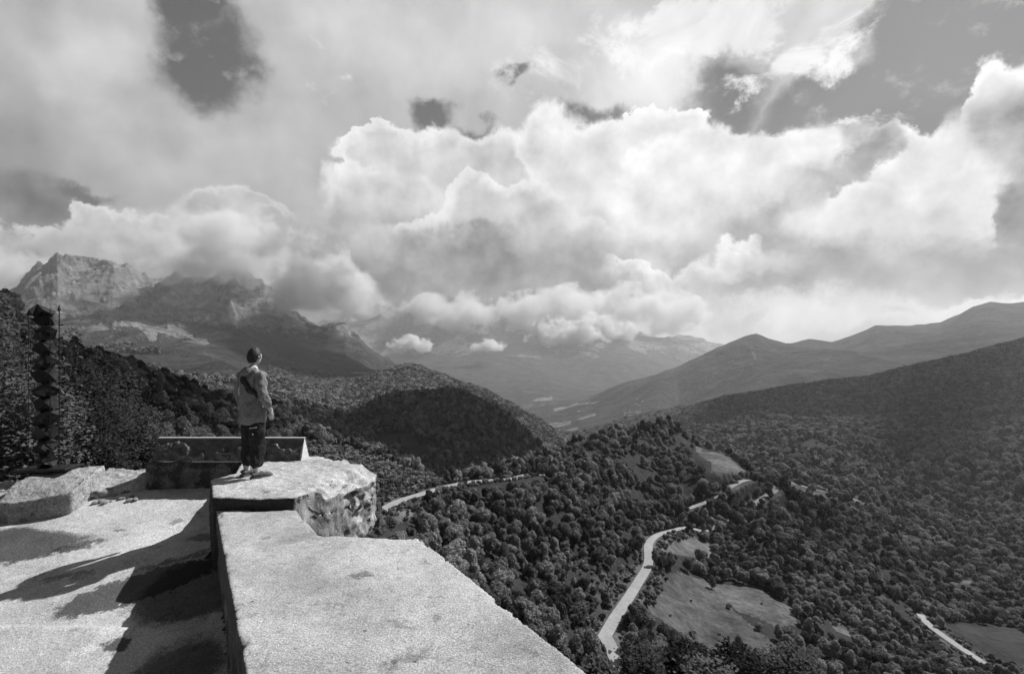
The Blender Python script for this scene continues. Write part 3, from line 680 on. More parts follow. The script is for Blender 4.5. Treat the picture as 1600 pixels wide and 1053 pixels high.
def instancer(name, x, y, z, s, rot, protos, label, cat, proto_idx):
    me = bpy.data.meshes.new(name); me.vertices.add(len(x)); me.vertices.foreach_set('co', np.stack([x, y, z], 1).astype(np.float32).ravel())
    fattr(me, 'siz', s); fattr(me, 'rot', rot)
    a = me.attributes.new('pick', 'INT', 'POINT'); a.data.foreach_set('value', proto_idx.astype(np.int32))
    o = link_mesh(name, me)
    pc = bpy.data.collections.new(name+'_kinds')
    for i, m in enumerate(protos):
        q = bpy.data.objects.new('%s_kind_%02d' % (name, i), m); pc.objects.link(q)
    ng = bpy.data.node_groups.new(name+'_scatter', 'GeometryNodeTree')
    ng.interface.new_socket('Geometry', in_out='INPUT', socket_type='NodeSocketGeometry'); ng.interface.new_socket('Geometry', in_out='OUTPUT', socket_type='NodeSocketGeometry')
    n = ng.nodes; l = ng.links
    gi = n.new('NodeGroupInput'); go = n.new('NodeGroupOutput'); ip = n.new('GeometryNodeInstanceOnPoints'); ci = n.new('GeometryNodeCollectionInfo')
    ci.inputs['Collection'].default_value = pc; ci.inputs['Separate Children'].default_value = True; ci.inputs['Reset Children'].default_value = True
    def na(nm, t):
        q = n.new('GeometryNodeInputNamedAttribute'); q.data_type = t; q.inputs['Name'].default_value = nm; return q.outputs['Attribute']
    cx = n.new('ShaderNodeCombineXYZ'); l.new(na('rot', 'FLOAT'), cx.inputs[2])
    l.new(gi.outputs[0], ip.inputs['Points']); l.new(ci.outputs[0], ip.inputs['Instance']); ip.inputs['Pick Instance'].default_value = True
    l.new(na('pick', 'INT'), ip.inputs['Instance Index']); l.new(cx.outputs[0], ip.inputs['Rotation'])
    l.new(na('siz', 'FLOAT'), ip.inputs['Scale']); l.new(ip.outputs[0], go.inputs[0])
    md = o.modifiers.new('scatter', 'NODES'); md.node_group = ng
    tag(o, label, cat, kind='stuff')
    return o
def build_forest():
    x, y, z, s, rot, px, top, base, dist = scatter_trees()
    show = s*8.5/y*F * ((px > 0) & (px < 1600) & (top < 1040))       # apparent height
    # parapet hides everything left of this line
    vis = (px > 600) | (top < 700)
    show = np.where(vis, show, 0)
    order = np.argsort(-show); near = order[:300]; rest = order[300:]
    for c, i in enumerate(near):
        me = NEAR[int(rng.integers(5))]
        o = link_mesh('tree', me); o.location = (x[i], y[i], z[i]); o.rotation_euler = (rng.normal()*0.04, rng.normal()*0.04, rot[i]); o.scale = (s[i]*rng.uniform(.9, 1.1), s[i]*rng.uniform(.9, 1.1), s[i])
        py_ = (top[i]+base[i])/2
        size = 'large' if s[i] > 0.78 else 'small'
        if px[i] < 600:
            lab, gr = ('%s dark bushy tree in the wood %s' % (size, 'between the faceted column and the panorama board' if px[i] < 240 else 'left of the hiker, beyond the panorama board' if px[i] < 385 else 'right of the hiker, beyond the panorama board' if px[i] < 480 else 'beyond the right end of the stone block')), 'trees on the slope behind the platform'
        elif px[i] > 960:
            where = 'beside the near bend of the winding road' if px[i] < 1010 else 'below the large meadow' if py_ > 985 and px[i] < 1230 else 'on the hedge between the two meadows' if py_ < 900 and px[i] < 1200 else 'right of the large meadow' if px[i] < 1380 else 'near the bottom right corner beside the straight road'
            lab, gr = '%s rounded dark leafy tree %s' % (size, where), 'trees around the road and meadows'
        else:
            where = 'just below the upper road' if py_ < 830 else 'close under the right edge of the slab' if px[i] < 800 and py_ > 880 else 'low down beside the near winding road' if px[i] > 880 else 'halfway between the slab and the winding road'
            lab, gr = '%s rounded leafy tree of the dense wood, %s' % (size, where), 'trees of the wood below the slab'
        tag(o, lab, 'tree', gr)
    print('near max D', y[near].max())
    kind = np.where(y[rest] < 650, rng.integers(0, 5, len(rest)), np.where(y[rest] < 1300, 5+rng.integers(0, 5, len(rest)), 10+rng.integers(0, 3, len(rest))))
    instancer('forest', x[rest], y[rest], z[rest], s[rest], rot[rest], NEAR+MIDT+FART, 'dense broadleaf forest covering the slopes and spurs of the valley', 'forest', kind)
    # scrub: heath on the open slope, verges and bare patches
    r = np.random.default_rng(9); n = 60000
    D = np.sqrt(r.random(n)*(420**2-70**2)+70**2); u = (r.random(n)*2-1)*1.05; xx = u*D; yy = D
    zz = base_z(xx, yy); zz, dd = road_flatten(xx, yy, zz); fm = field_mask(xx, yy, zz); names = list(FIELDS)
    dens = np.array([0.0, 0.004, 0.012, 0.5, 0, 0.6, 0.0, 0.3, 0.5, 0.3, 0.3, 1.0, 0.5, 0.6, 0.6, 0.8, 0.35])[fm]
    edge = (dd > 4.0) & (r.random(n) < np.where(dd < 10, 0.5, dens)*(1.0 if True else 0))
    k = np.where(edge & ((fm >= 0) | (dd < 9)))[0]
    print('shrubs', len(k))
    instancer('scrub', xx[k], yy[k], zz[k]-0.1, 0.5+1.0*r.random(len(k))**2, r.random(len(k))*6.28, SHRB, 'low heath and scrub on the open slope and road verges', 'scrub', r.integers(0, 3, len(k)))
build_forest()
# ------------------------------------------------------------------ cloud-shaped blockers added out of view to shade the slopes
def add_shade_blocker(name, outline, H=12000.0, thick=260.0, seed=0, label=None):
    """outline given on the ground as (photo column, distance); the added blocker hangs H metres up, towards the sun"""
    pts = []
    for px, D in outline:
        x, y = (px-800)/F*D, D; z = float(base_z(np.array([x]), np.array([y]))[0]); t = (H-z)/SDIR.z
        pts.append((x+SDIR.x*t, y+SDIR.y*t))
    pts = np.array(pts); c = pts.mean(0); s = np.concatenate([[0], np.cumsum(np.hypot(*np.diff(np.vstack([pts, pts[:1]]), axis=0).T))])
    t = np.linspace(0, s[-1], 181)[:-1]; loop = np.vstack([pts, pts[:1]]); q = np.stack([np.interp(t, s, loop[:, i]) for i in (0, 1)], 1)
    size = math.sqrt((np.ptp(pts[:, 0])*np.ptp(pts[:, 1])))
    d = q-c; rr = 1 + fbm(q[:, 0], q[:, 1], size*0.35, 5, 0.6, seed=seed)*0.16; q = c+d*rr[:, None]
    V = []; K = 8; n = 180
    prof = [(0.0, 0.55), (0.55, 0.5), (0.85, 0.32), (1.0, 0.0), (0.9, -0.25), (0.6, -0.3), (0.0, -0.3)]
    V.append([c[0], c[1], H+0.55*thick])
    for f, zz in prof[1:-1]:
        p = c+(q-c)*f; V += [[a, b, H+zz*thick*(1+0.3*math.sin(i*0.7))] for i, (a, b) in enumerate(p)]
    V.append([c[0], c[1], H-0.3*thick])
    bm = bmesh.new(); vs = [bm.verts.new(v) for v in V]; L_ = len(prof)-2
    for i in range(n):
        j = (i+1) % n; bm.faces.new((vs[0], vs[1+i], vs[1+j]))
        for k in range(L_-1): bm.faces.new((vs[1+k*n+i], vs[1+(k+1)*n+i], vs[1+(k+1)*n+j], vs[1+k*n+j]))
        bm.faces.new((vs[-1], vs[1+(L_-1)*n+j], vs[1+(L_-1)*n+i]))
    me = bpy.data.meshes.new(name); bm.to_mesh(me); bm.free()
    for p_ in me.polygons: p_.use_smooth = True
    o = link_mesh('shade_blocker', me, MAT['cloud']); tag(o, label or 'unseen cloud-shaped blocker added above the valley to shade the slopes below', 'cloud', kind='stuff')
MAT['cloud'] = material('blocker_white', lambda g, b: setc(g, b, 0.8), 1.0, 0.0)
add_shade_blocker('c1', [(425,820),(520,760),(640,760),(760,790),(850,900),(850,1150),(800,1330),(700,1400),(600,1400),(540,1330),(510,1150),(470,1000),(430,1000)], seed=1)
add_shade_blocker('c2', [(1045,1850),(1100,1700),(1250,1700),(1385,1620),(1385,1200),(1420,1000),(1480,1120),(1530,1400),(1600,1500),(1900,1500),(1900,2700),(1600,2650),(1400,2650),(1200,2600),(1060,2500)], seed=2)
add_shade_blocker('c3', [(240,4750),(300,4450),(350,4050),(345,3300),(420,2900),(540,2800),(640,3100),(690,3900),(660,4700),(540,4700),(400,4750),(300,4850)], seed=3)
add_shade_blocker('c4', [(1195,430),(1240,420),(1290,470),(1310,540),(1270,560),(1220,500)], H=6000, thick=120, seed=4)
add_shade_blocker('c5', [(-200,60),(100,75),(230,110),(340,200),(400,330),(330,430),(150,350),(-100,260),(-300,140)], H=6000, thick=120, seed=5)

# ------------------------------------------------------------------ low cloud clinging to the summits
def lowcloud_mat(dens, scale, lo, hi):
    m = bpy.data.materials.new('low_cloud_vapour'); m.use_nodes = True; nt = m.node_tree; nt.nodes.clear(); g = NT(nt)
    v = g.node('ShaderNodeVolumePrincipled'); o = g.node('ShaderNodeOutputMaterial'); g.l.new(v.outputs[0], o.inputs['Volume'])
    tc = g.node('ShaderNodeTexCoord'); O = X(g, tc.outputs['Object'])       # unit ball coordinates
    geo = g.node('ShaderNodeNewGeometry'); P = X(g, geo.outputs['Position'])
    r = g.vlen(O); n = g.noise(P, 1.0/scale, 6, 0.62)
    d = g.smooth((n-0.5)*4.2 + 0.62 - g.math('POWER', r, 1.3), lo, hi)
    dd = d*dens; g.l.new(dd.s, v.inputs['Density']); v.inputs['Color'].default_value = (1, 1, 1, 1); v.inputs['Anisotropy'].default_value = 0.1
    m.cycles.volume_step_rate = 0.3
    return m
def low_cloud(lumps, label, dens, scale, lo=0.0, hi=0.45):
    """each lump: (px, py, depth, half width px, half height px, half depth m)"""
    for (px, py, D, rx, ry, rz) in lumps:
        me = bpy.data.meshes.new('low_cloud'); bm = bmesh.new(); bmesh.ops.create_icosphere(bm, subdivisions=4, radius=1.0); bm.to_mesh(me); bm.free()
        o = link_mesh('low_cloud', me, lowcloud_mat(dens, scale, lo, hi)); o.location = ((px-800)/F*D, D, -(py-HY)/F*D); o.scale = (rx/F*D, rz, ry/F*D)
        tag(o, label, 'cloud', kind='stuff')
low_cloud([(352,393,5400,190,64,1100)], 'soft low cloud lying along the ridge right of the rocky peak', 0.0055, 520)
low_cloud([(520,452,5200,125,58,900)], 'grey low cloud sunk over the end of the western ridge', 0.0055, 560)
low_cloud([(190,392,6300,110,26,500)], 'thin veil of cloud blown over the rocky peak', 0.0012, 260, 0.0, 1.2)
low_cloud([(10,425,6400,80,46,700)], 'thin low cloud trailing off the left shoulder of the rocky peak', 0.004, 300)
low_cloud([(780,492,14200,210,44,1500)], 'bank of cloud hiding the summits of the far central range', 0.004, 1000)
low_cloud([(945,490,14000,170,52,1500)], 'bright cloud bank over the right end of the far central range', 0.004, 900)
low_cloud([(645,538,11500,42,17,500)], 'small bright cloud low in front of the far range, beside the dark western ridge', 0.012, 300)
low_cloud([(764,541,11000,32,13,400)], 'small bright cloud floating in front of the middle of the far range', 0.012, 260)
low_cloud([(905,520,12500,95,34,900)], 'white puffy cloud hanging on the right of the far range', 0.010, 400)

# ------------------------------------------------------------------ haze
def build_haze():
    bm = bmesh.new(); bmesh.ops.create_cube(bm, size=1.0); me = bpy.data.meshes.new('haze'); bm.to_mesh(me); bm.free()
    m = bpy.data.materials.new('haze_air'); m.use_nodes = True; nt = m.node_tree; nt.nodes.clear(); g = NT(nt)
    v = g.node('ShaderNodeVolumePrincipled'); o = g.node('ShaderNodeOutputMaterial'); g.l.new(v.outputs[0], o.inputs['Volume'])
    v.inputs['Density'].default_value = HAZE; v.inputs['Color'].default_value = (0.85, 0.85, 0.85, 1); v.inputs['Anisotropy'].default_value = 0.5
    ob = link_mesh('haze', me, m); pass
    z0, z1 = -3400.0, 1230.0
    ob.scale = (60000, 47500, z1-z0); ob.location = (0, -5600, (z0+z1)/2); tag(ob, kind='stuff'); ob['label'] = 'pale haze filling the valley air'; ob['category'] = 'haze'
HAZE = 4.6e-5
build_haze()
# ------------------------------------------------------------------ the viewing platform (metres, camera eye at z = 0)
def n3(v, scale, octv=4, off=0.0):
    """3-D fbm at vertices"""
    out = np.empty(len(v))
    for i, p in enumerate(v):
        out[i] = mnoise.fractal(Vector((p[0]*scale+off, p[1]*scale-off, p[2]*scale+off*0.5)), 1.0, 2.0, octv)
    return out
def masonry(name, outline, z0, z1, mat, voxel=0.03, amp=0.02, fine=0.006, smooth=3, parent=None, shape=None, zfun=None):
    bm = bmesh.new(); lo = [bm.verts.new((x, y, z0)) for x, y in outline]
    hi = [bm.verts.new((x, y, zfun(x, y) if zfun else z1)) for x, y in outline]
    n = len(outline); bm.faces.new(hi); bm.faces.new(lo[::-1])
    for i in range(n): bm.faces.new((lo[i], lo[(i+1) % n], hi[(i+1) % n], hi[i]))
    bmesh.ops.recalc_face_normals(bm, faces=bm.faces)
    me = bpy.data.meshes.new(name); bm.to_mesh(me); bm.free()
    o = bpy.data.objects.new(name, me); COL.objects.link(o)
    m = o.modifiers.new('r', 'REMESH'); m.mode = 'VOXEL'; m.voxel_size = voxel
    s = o.modifiers.new('s', 'SMOOTH'); s.iterations = smooth; s.factor = 0.5
    dg = bpy.context.evaluated_depsgraph_get(); ev = o.evaluated_get(dg); m2 = bpy.data.meshes.new_from_object(ev); o.modifiers.clear(); o.data = m2; bpy.data.meshes.remove(me)
    nv = len(m2.vertices); v = np.empty(nv*3); m2.vertices.foreach_get('co', v); v = v.reshape(-1, 3); nn = np.empty(nv*3); m2.vertices.foreach_get('normal', nn); nn = nn.reshape(-1, 3)
    a = n3(v, 1.7, 4, 3.1)*amp + n3(v, 11.0, 3, 7.7)*fine
    v2 = v + nn*a[:, None]
    if shape is not None: v2 = shape(v2, v)
    m2.vertices.foreach_set('co', v2.astype(np.float32).ravel()); m2.polygons.foreach_set('use_smooth', np.ones(len(m2.polygons), bool)); m2.update()
    m2.materials.clear(); m2.materials.append(mat); m2.name = name
    if parent: o.parent = parent
    return o
def concrete(lo, hi, moss_side_dark=0.0, pits=True, blobs=(), bscale=1.0, lichen=0.0, bstr=0.6):
    def f(g, b):
        P = ocoord(g)
        n1 = g.noise(P, 1.3, 6, 0.6); n2 = g.noise(P, 9.0, 6, 0.65); n3_ = g.noise(P, 70.0*bscale, 4, 0.7); n4 = g.noise(P, 190.0*bscale, 2, 0.6)
        c = g.lin(n1*0.45+n2*0.3+n3_*0.25, 0.40, 0.60, lo, hi)
        c = c*g.lin(n4, 0.35, 0.65, 0.62, 1.30)*g.lin(n3_, 0.35, 0.65, 0.68, 1.25)
        c = c*g.smooth(g.noise(P, 26.0, 5, 0.75), 0.36, 0.44, 0.72, 1.0)
        c = c*g.lin(g.noise(P, 0.55, 3, 0.5), 0.35, 0.65, 0.86, 1.1)
        c = c*g.smooth(g.noise(P, 3.4, 6, 0.68), 0.66, 0.60, 0.68, 1.0)*g.smooth(g.noise(P, 2.1, 5, 0.62), 0.62, 0.70, 1.0, 1.22)
        if pits:
            vs = g.voro(g.vmap(P, loc=(3.3, 1.1, 0)), 2.6); c = c*g.smooth(vs + (n2-0.5)*0.35, 0.035, 0.075, 0.42, 1.0)
            v = g.voro(P, 7.0); c = c*g.smooth(v + (n2-0.5)*0.5, 0.02, 0.07, 0.35, 1.0)
        if lichen:
            l = g.smooth(g.noise(P, 5.0, 7, 0.75), 0.60, 0.66); c = g.mix(l*lichen, c, 0.03)
        if moss_side_dark != 'block' and moss_side_dark < 0:      # darker colour on every steep face
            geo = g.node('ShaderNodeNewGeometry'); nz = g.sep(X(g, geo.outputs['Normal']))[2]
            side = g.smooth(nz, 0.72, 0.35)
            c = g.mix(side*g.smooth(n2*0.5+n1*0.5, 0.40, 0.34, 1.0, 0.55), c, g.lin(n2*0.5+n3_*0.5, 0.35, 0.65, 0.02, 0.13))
        if moss_side_dark == 'block':
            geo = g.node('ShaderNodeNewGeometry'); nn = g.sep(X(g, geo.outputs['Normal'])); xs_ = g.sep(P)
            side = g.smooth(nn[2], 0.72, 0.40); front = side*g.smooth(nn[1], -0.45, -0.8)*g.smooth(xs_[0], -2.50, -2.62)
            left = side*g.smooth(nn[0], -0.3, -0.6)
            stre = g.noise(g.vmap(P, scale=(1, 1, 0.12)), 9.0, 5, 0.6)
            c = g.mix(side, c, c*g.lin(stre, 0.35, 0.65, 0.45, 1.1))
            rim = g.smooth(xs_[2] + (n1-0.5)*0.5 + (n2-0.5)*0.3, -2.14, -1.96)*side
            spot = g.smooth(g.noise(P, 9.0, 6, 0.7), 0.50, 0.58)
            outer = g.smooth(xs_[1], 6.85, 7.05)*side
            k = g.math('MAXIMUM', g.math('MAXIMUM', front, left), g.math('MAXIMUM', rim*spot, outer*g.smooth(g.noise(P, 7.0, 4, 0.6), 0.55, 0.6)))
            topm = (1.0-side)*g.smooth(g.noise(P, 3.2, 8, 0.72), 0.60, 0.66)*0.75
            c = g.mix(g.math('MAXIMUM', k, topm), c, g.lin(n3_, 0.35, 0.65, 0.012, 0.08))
        if moss_side_dark != 'block' and moss_side_dark > 0:
            geo = g.node('ShaderNodeNewGeometry'); nz = g.sep(X(g, geo.outputs['Normal']))[2]
            side = g.smooth(nz, 0.75, 0.3); mm = side*g.smooth(g.noise(P, 2.6, 7, 0.7), 0.62-0.3*moss_side_dark, 0.70-0.3*moss_side_dark)
            c = g.mix(mm*0.92, c, g.lin(n3_, 0.35, 0.65, 0.015, 0.07))
        xyz = g.sep(P)
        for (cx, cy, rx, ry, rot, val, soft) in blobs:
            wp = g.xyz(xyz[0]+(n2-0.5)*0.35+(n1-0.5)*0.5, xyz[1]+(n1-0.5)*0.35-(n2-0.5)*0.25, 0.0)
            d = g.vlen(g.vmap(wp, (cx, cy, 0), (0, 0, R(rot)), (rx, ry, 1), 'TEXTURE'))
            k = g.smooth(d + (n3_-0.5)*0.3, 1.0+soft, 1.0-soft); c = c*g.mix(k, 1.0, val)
        setc(g, b, c)
        h = n3_*0.010 + n4*0.006 + n2*0.03
        if pits: h = h + g.smooth(g.voro(P, 7.0), 0.0, 0.08)*0.01
        bump(g, b, h, bstr, 1.0)
    return f
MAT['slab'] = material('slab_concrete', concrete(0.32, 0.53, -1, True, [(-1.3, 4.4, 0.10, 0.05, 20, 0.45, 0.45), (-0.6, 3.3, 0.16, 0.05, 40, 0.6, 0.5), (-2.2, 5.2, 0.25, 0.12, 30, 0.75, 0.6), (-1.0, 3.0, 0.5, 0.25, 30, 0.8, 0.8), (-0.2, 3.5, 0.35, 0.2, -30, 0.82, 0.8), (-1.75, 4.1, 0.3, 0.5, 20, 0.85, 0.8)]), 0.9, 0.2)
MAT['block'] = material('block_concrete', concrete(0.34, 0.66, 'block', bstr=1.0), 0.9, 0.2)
MAT['moss_wall'] = material('mossy_wall', concrete(0.06, 0.20, 0.35, False), 0.95, 0.1)
MAT['granite'] = material('granite', concrete(0.30, 0.50, 0.05, True, bscale=0.55, bstr=1.0), 0.9, 0.2)
MAT['rubble'] = material('rubble_stone', concrete(0.26, 0.60, 0.3, True, lichen=0.8, bstr=1.0), 0.9, 0.2)
MAT['dark_stone'] = material('dark_stone', concrete(0.10, 0.30, 0.6, True, bstr=1.0), 0.9, 0.2)
ZF = lambda y: -(4.15-0.23*y)
def fz(x, y):
    y = np.clip(y, 3.6, 8.2); z = -(4.15-0.23*y)
    return z + 0.085*sstep(5.22, 5.12, y + 0.04*np.sin(x*1.7))
# floor
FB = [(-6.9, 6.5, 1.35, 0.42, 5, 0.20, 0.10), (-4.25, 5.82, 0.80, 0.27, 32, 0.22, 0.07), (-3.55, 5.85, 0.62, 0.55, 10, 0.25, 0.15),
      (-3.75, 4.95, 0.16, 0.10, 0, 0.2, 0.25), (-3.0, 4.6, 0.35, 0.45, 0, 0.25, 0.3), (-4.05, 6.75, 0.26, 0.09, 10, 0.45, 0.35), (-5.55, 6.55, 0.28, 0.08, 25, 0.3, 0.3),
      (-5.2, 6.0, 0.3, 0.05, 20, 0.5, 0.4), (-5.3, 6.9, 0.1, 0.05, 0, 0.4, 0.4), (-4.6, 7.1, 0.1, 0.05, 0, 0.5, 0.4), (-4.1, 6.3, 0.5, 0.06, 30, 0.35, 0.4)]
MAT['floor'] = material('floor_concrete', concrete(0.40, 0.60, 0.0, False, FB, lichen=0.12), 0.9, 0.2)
def build_floor():
    gx = np.arange(-16, 1.5, 0.05); gy = np.arange(-4, 8.62, 0.05); GX, GY = np.meshgrid(gx, gy, indexing='ij')
    z = fz(GX, GY) + fbm(GX, GY, 1.2, 4, seed=71)*0.022 + fbm(GX, GY, 0.25, 3, seed=72)*0.006
    edge = 7.15 + (GX+7.2)*0.245
    n, m = GX.shape; idx = np.arange(n*m).reshape(n, m)
    f = np.stack([idx[:-1, :-1], idx[1:, :-1], idx[1:, 1:], idx[:-1, 1:]], -1).reshape(-1, 4)
    ok = (GX < np.where(GY < 6.3, -3.45+(6.1-GY)*0.64, -3.75)) & (GY < np.where(GX < -5.7, 7.95+(GX+5.7)*0.25, 8.15))
    f = f[ok.ravel()[f].all(1)]
    o = link_mesh('floor', np_mesh('floor', np.stack([GX, GY, z], -1).reshape(-1, 3), f), MAT['floor']); tag(o, kind='structure')
build_floor()
# long slab parapet the photographer looks along
SL = [(-3.53, 6.1), (-2.58, 6.1), (-2.02, 5.32), (-1.55, 5.25), (-1.08, 5.20), (-0.96, 5.26), (-0.80, 5.02), (0.465, 3.1), (3.5, -1.5), (1.33, -1.5), (-1.63, 3.13)]
par = empty('stone_parapet', (-1, 4, -3)); tag(par, 'broad pale concrete parapet slab filling the bottom centre foreground, with a sharp sloping right edge', 'parapet')
def at_parent(o, p): o.parent = p; o.matrix_parent_inverse = p.matrix_world.inverted() if False else Matrix.Translation(-p.location)
def slab_shape(v2, v):
    # hold the long edges straight, chip the right one
    top = v[:, 2] > -2.1
    d = np.full(len(v), 9.0); n_ = len(SL)
    for i in range(n_):
        a, b = SL[i], SL[(i+1) % n_]
        t = np.clip(((v[:, 0]-a[0])*(b[0]-a[0])+(v[:, 1]-a[1])*(b[1]-a[1]))/((b[0]-a[0])**2+(b[1]-a[1])**2), 0, 1)
        d = np.minimum(d, np.hypot(v[:, 0]-a[0]-t*(b[0]-a[0]), v[:, 1]-a[1]-t*(b[1]-a[1])))
    chip = np.clip(fbm(v[:, 0], v[:, 1], 0.22, 5, 0.6, seed=81)-0.08, 0, 1)
    out = v2.copy(); k = sstep(0.07, 0.0, d)*chip*(v[:, 2] > -2.16)
    out[:, 2] -= k*0.08; cen = np.array([-1.0, 4.2]); dr = cen-v[:, :2]; dr /= np.maximum(np.hypot(dr[:, 0], dr[:, 1])[:, None], .1)
    out[:, :2] += dr*(sstep(0.05, 0.0, d)*chip*0.045)[:, None]
    return out
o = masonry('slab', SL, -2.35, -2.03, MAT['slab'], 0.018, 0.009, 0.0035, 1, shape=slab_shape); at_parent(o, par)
SW = [(-3.55, 6.16), (-2.7, 6.1), (-2.15, 5.32), (-1.05, 5.1), (0.35, 3.05), (3.3, -1.4), (1.36, -1.4), (-1.61, 3.13)]
o = masonry('wall', SW, -9.0, -2.33, MAT['moss_wall'], 0.05, 0.03, 0.008, 2); at_parent(o, par)
# raised block the hiker stands on
BL = [(-3.56, 6.10), (-3.0, 6.08), (-2.60, 6.12), (-2.50, 6.40), (-2.33, 6.62), (-2.13, 6.96), (-1.97, 7.30), (-2.05, 7.75), (-2.32, 8.1), (-2.75, 8.42), (-3.3, 8.55), (-4.3, 8.6), (-4.22, 8.02), (-3.90, 7.22), (-4.06, 6.9)]
def block_shape(v2, v):
    d = np.full(len(v), 9.0)
    for a, b in zip(BL[4:10], BL[5:11]):
        t = np.clip(((v[:, 0]-a[0])*(b[0]-a[0])+(v[:, 1]-a[1])*(b[1]-a[1]))/((b[0]-a[0])**2+(b[1]-a[1])**2), 0, 1)
        d = np.minimum(d, np.hypot(v[:, 0]-a[0]-t*(b[0]-a[0]), v[:, 1]-a[1]-t*(b[1]-a[1])))
    rag = n3(v, 5.0, 4, 1.3)
    drop = sstep(0.36, 0.0, d+rag*0.16)*0.15*(v[:, 2] > -2.2)
    out = v2.copy(); out[:, 2] -= drop
    # broken fringe along the outer side: chunks missing under the rim
    side = (v[:, 2] < -1.95)*sstep(0.12, 0.0, d); c = (v[:, 0]+3.2, v[:, 1]-7.3); L_ = np.maximum(np.hypot(*c), 0.1)
    out[:, 0] -= c[0]/L_*side*(rag*0.05+0.02)*(v[:, 1] > 6.8); out[:, 1] -= c[1]/L_*side*(rag*0.05+0.02)*(v[:, 1] > 6.8)
    return out
blk = empty('stone_block', (-3, 7, -2.7)); tag(blk, 'raised weathered concrete block with crumbling mossy rim on which the hiker stands', 'stone block')
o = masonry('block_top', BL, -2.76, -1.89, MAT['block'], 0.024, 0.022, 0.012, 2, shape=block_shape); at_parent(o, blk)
o = masonry('pier', [(-3.53, 6.2), (-2.9, 6.2), (-2.75, 6.9), (-2.8, 8.0), (-4.1, 8.4), (-3.98, 6.9)], -9.0, -2.72, MAT['moss_wall'], 0.06, 0.03, 0.01, 2); at_parent(o, blk)
# back wall carrying the panorama board
bw_ = masonry('stone_wall', [(-4.24, 8.02), (-5.0, 7.98), (-5.66, 7.94), (-5.76, 8.2), (-5.7, 8.7), (-4.3, 8.7)], -6.0, -1.90, MAT['dark_stone'], 0.028, 0.05, 0.02, 2)
tag(bw_, 'dark rough stone wall under the panorama board, behind the hiker', 'stone wall')
rw = masonry('stone_wall', [(-5.72, 8.0), (-5.76, 7.9), (-6.33, 7.6), (-6.45, 7.66), (-6.6, 8.4), (-5.75, 8.5)], -6.0, -2.14, MAT['rubble'], 0.028, 0.06, 0.03, 2, zfun=lambda x, y: -2.26 if y < 8.05 else -2.12)
tag(rw, 'low crumbling whitewashed wall between the granite slab and the dark stone wall', 'stone wall')
gb = masonry('granite_block', [(-6.93, 7.06), (-6.25, 7.27), (-6.28, 7.6), (-6.30, 7.95), (-7.2, 7.80), (-7.22, 7.45), (-7.15, 7.1)], -2.62, -1.98, MAT['granite'], 0.022, 0.02, 0.012, 3,
             zfun=lambda x, y: (-2.02 if x < -6.6 else -1.93) if y > 7.5 else ((-2.06 if x < -6.6 else -1.96) if y > 7.35 else (-2.26 if x < -6.6 else -2.18)))
tag(gb, 'rough pale granite block beside the base of the faceted metal column', 'stone block')
lw = masonry('stone_wall', [(-7.1, 7.05), (-7.15, 7.7), (-11, 7.4), (-11, 6.7)], -5.0, -2.2, MAT['rubble'], 0.05, 0.05, 0.03, 2, zfun=lambda x, y: -2.12 if y > 7.3 else -2.36)
tag(lw, 'low rubble wall cut by the left edge of the photo, left of the granite block', 'stone wall')
# loose rubble fringe along the foot of the walls
def stones():
    r = np.random.default_rng(3)
    for k in range(44):
        t = r.random(); x = -7.3 + 1.75*t; y = 7.08 + (x+7.2)*0.42 + r.normal()*0.05
        me = bpy.data.meshes.new('stone'); bm = bmesh.new(); bmesh.ops.create_icosphere(bm, subdivisions=2, radius=1.0)
        s = r.uniform(0.014, 0.042)
        for v in bm.verts: v.co *= 1+0.35*mnoise.noise(v.co*1.3+Vector((k*3.1, 0, 0))); v.co.z *= 0.7
        bm.to_mesh(me); bm.free()
        o = link_mesh('stone', me, MAT['rubble']); z = float(fz(np.array(x), np.array(y))); o.location = (x, y, z+s*0.3); o.scale = (s*1.4, s, s); o.rotation_euler = (0, 0, r.random()*6)
        tag(o, 'small loose stone in the crumbled fringe at the foot of the low walls', 'stone', 'loose stones at the foot of the low walls')
stones()

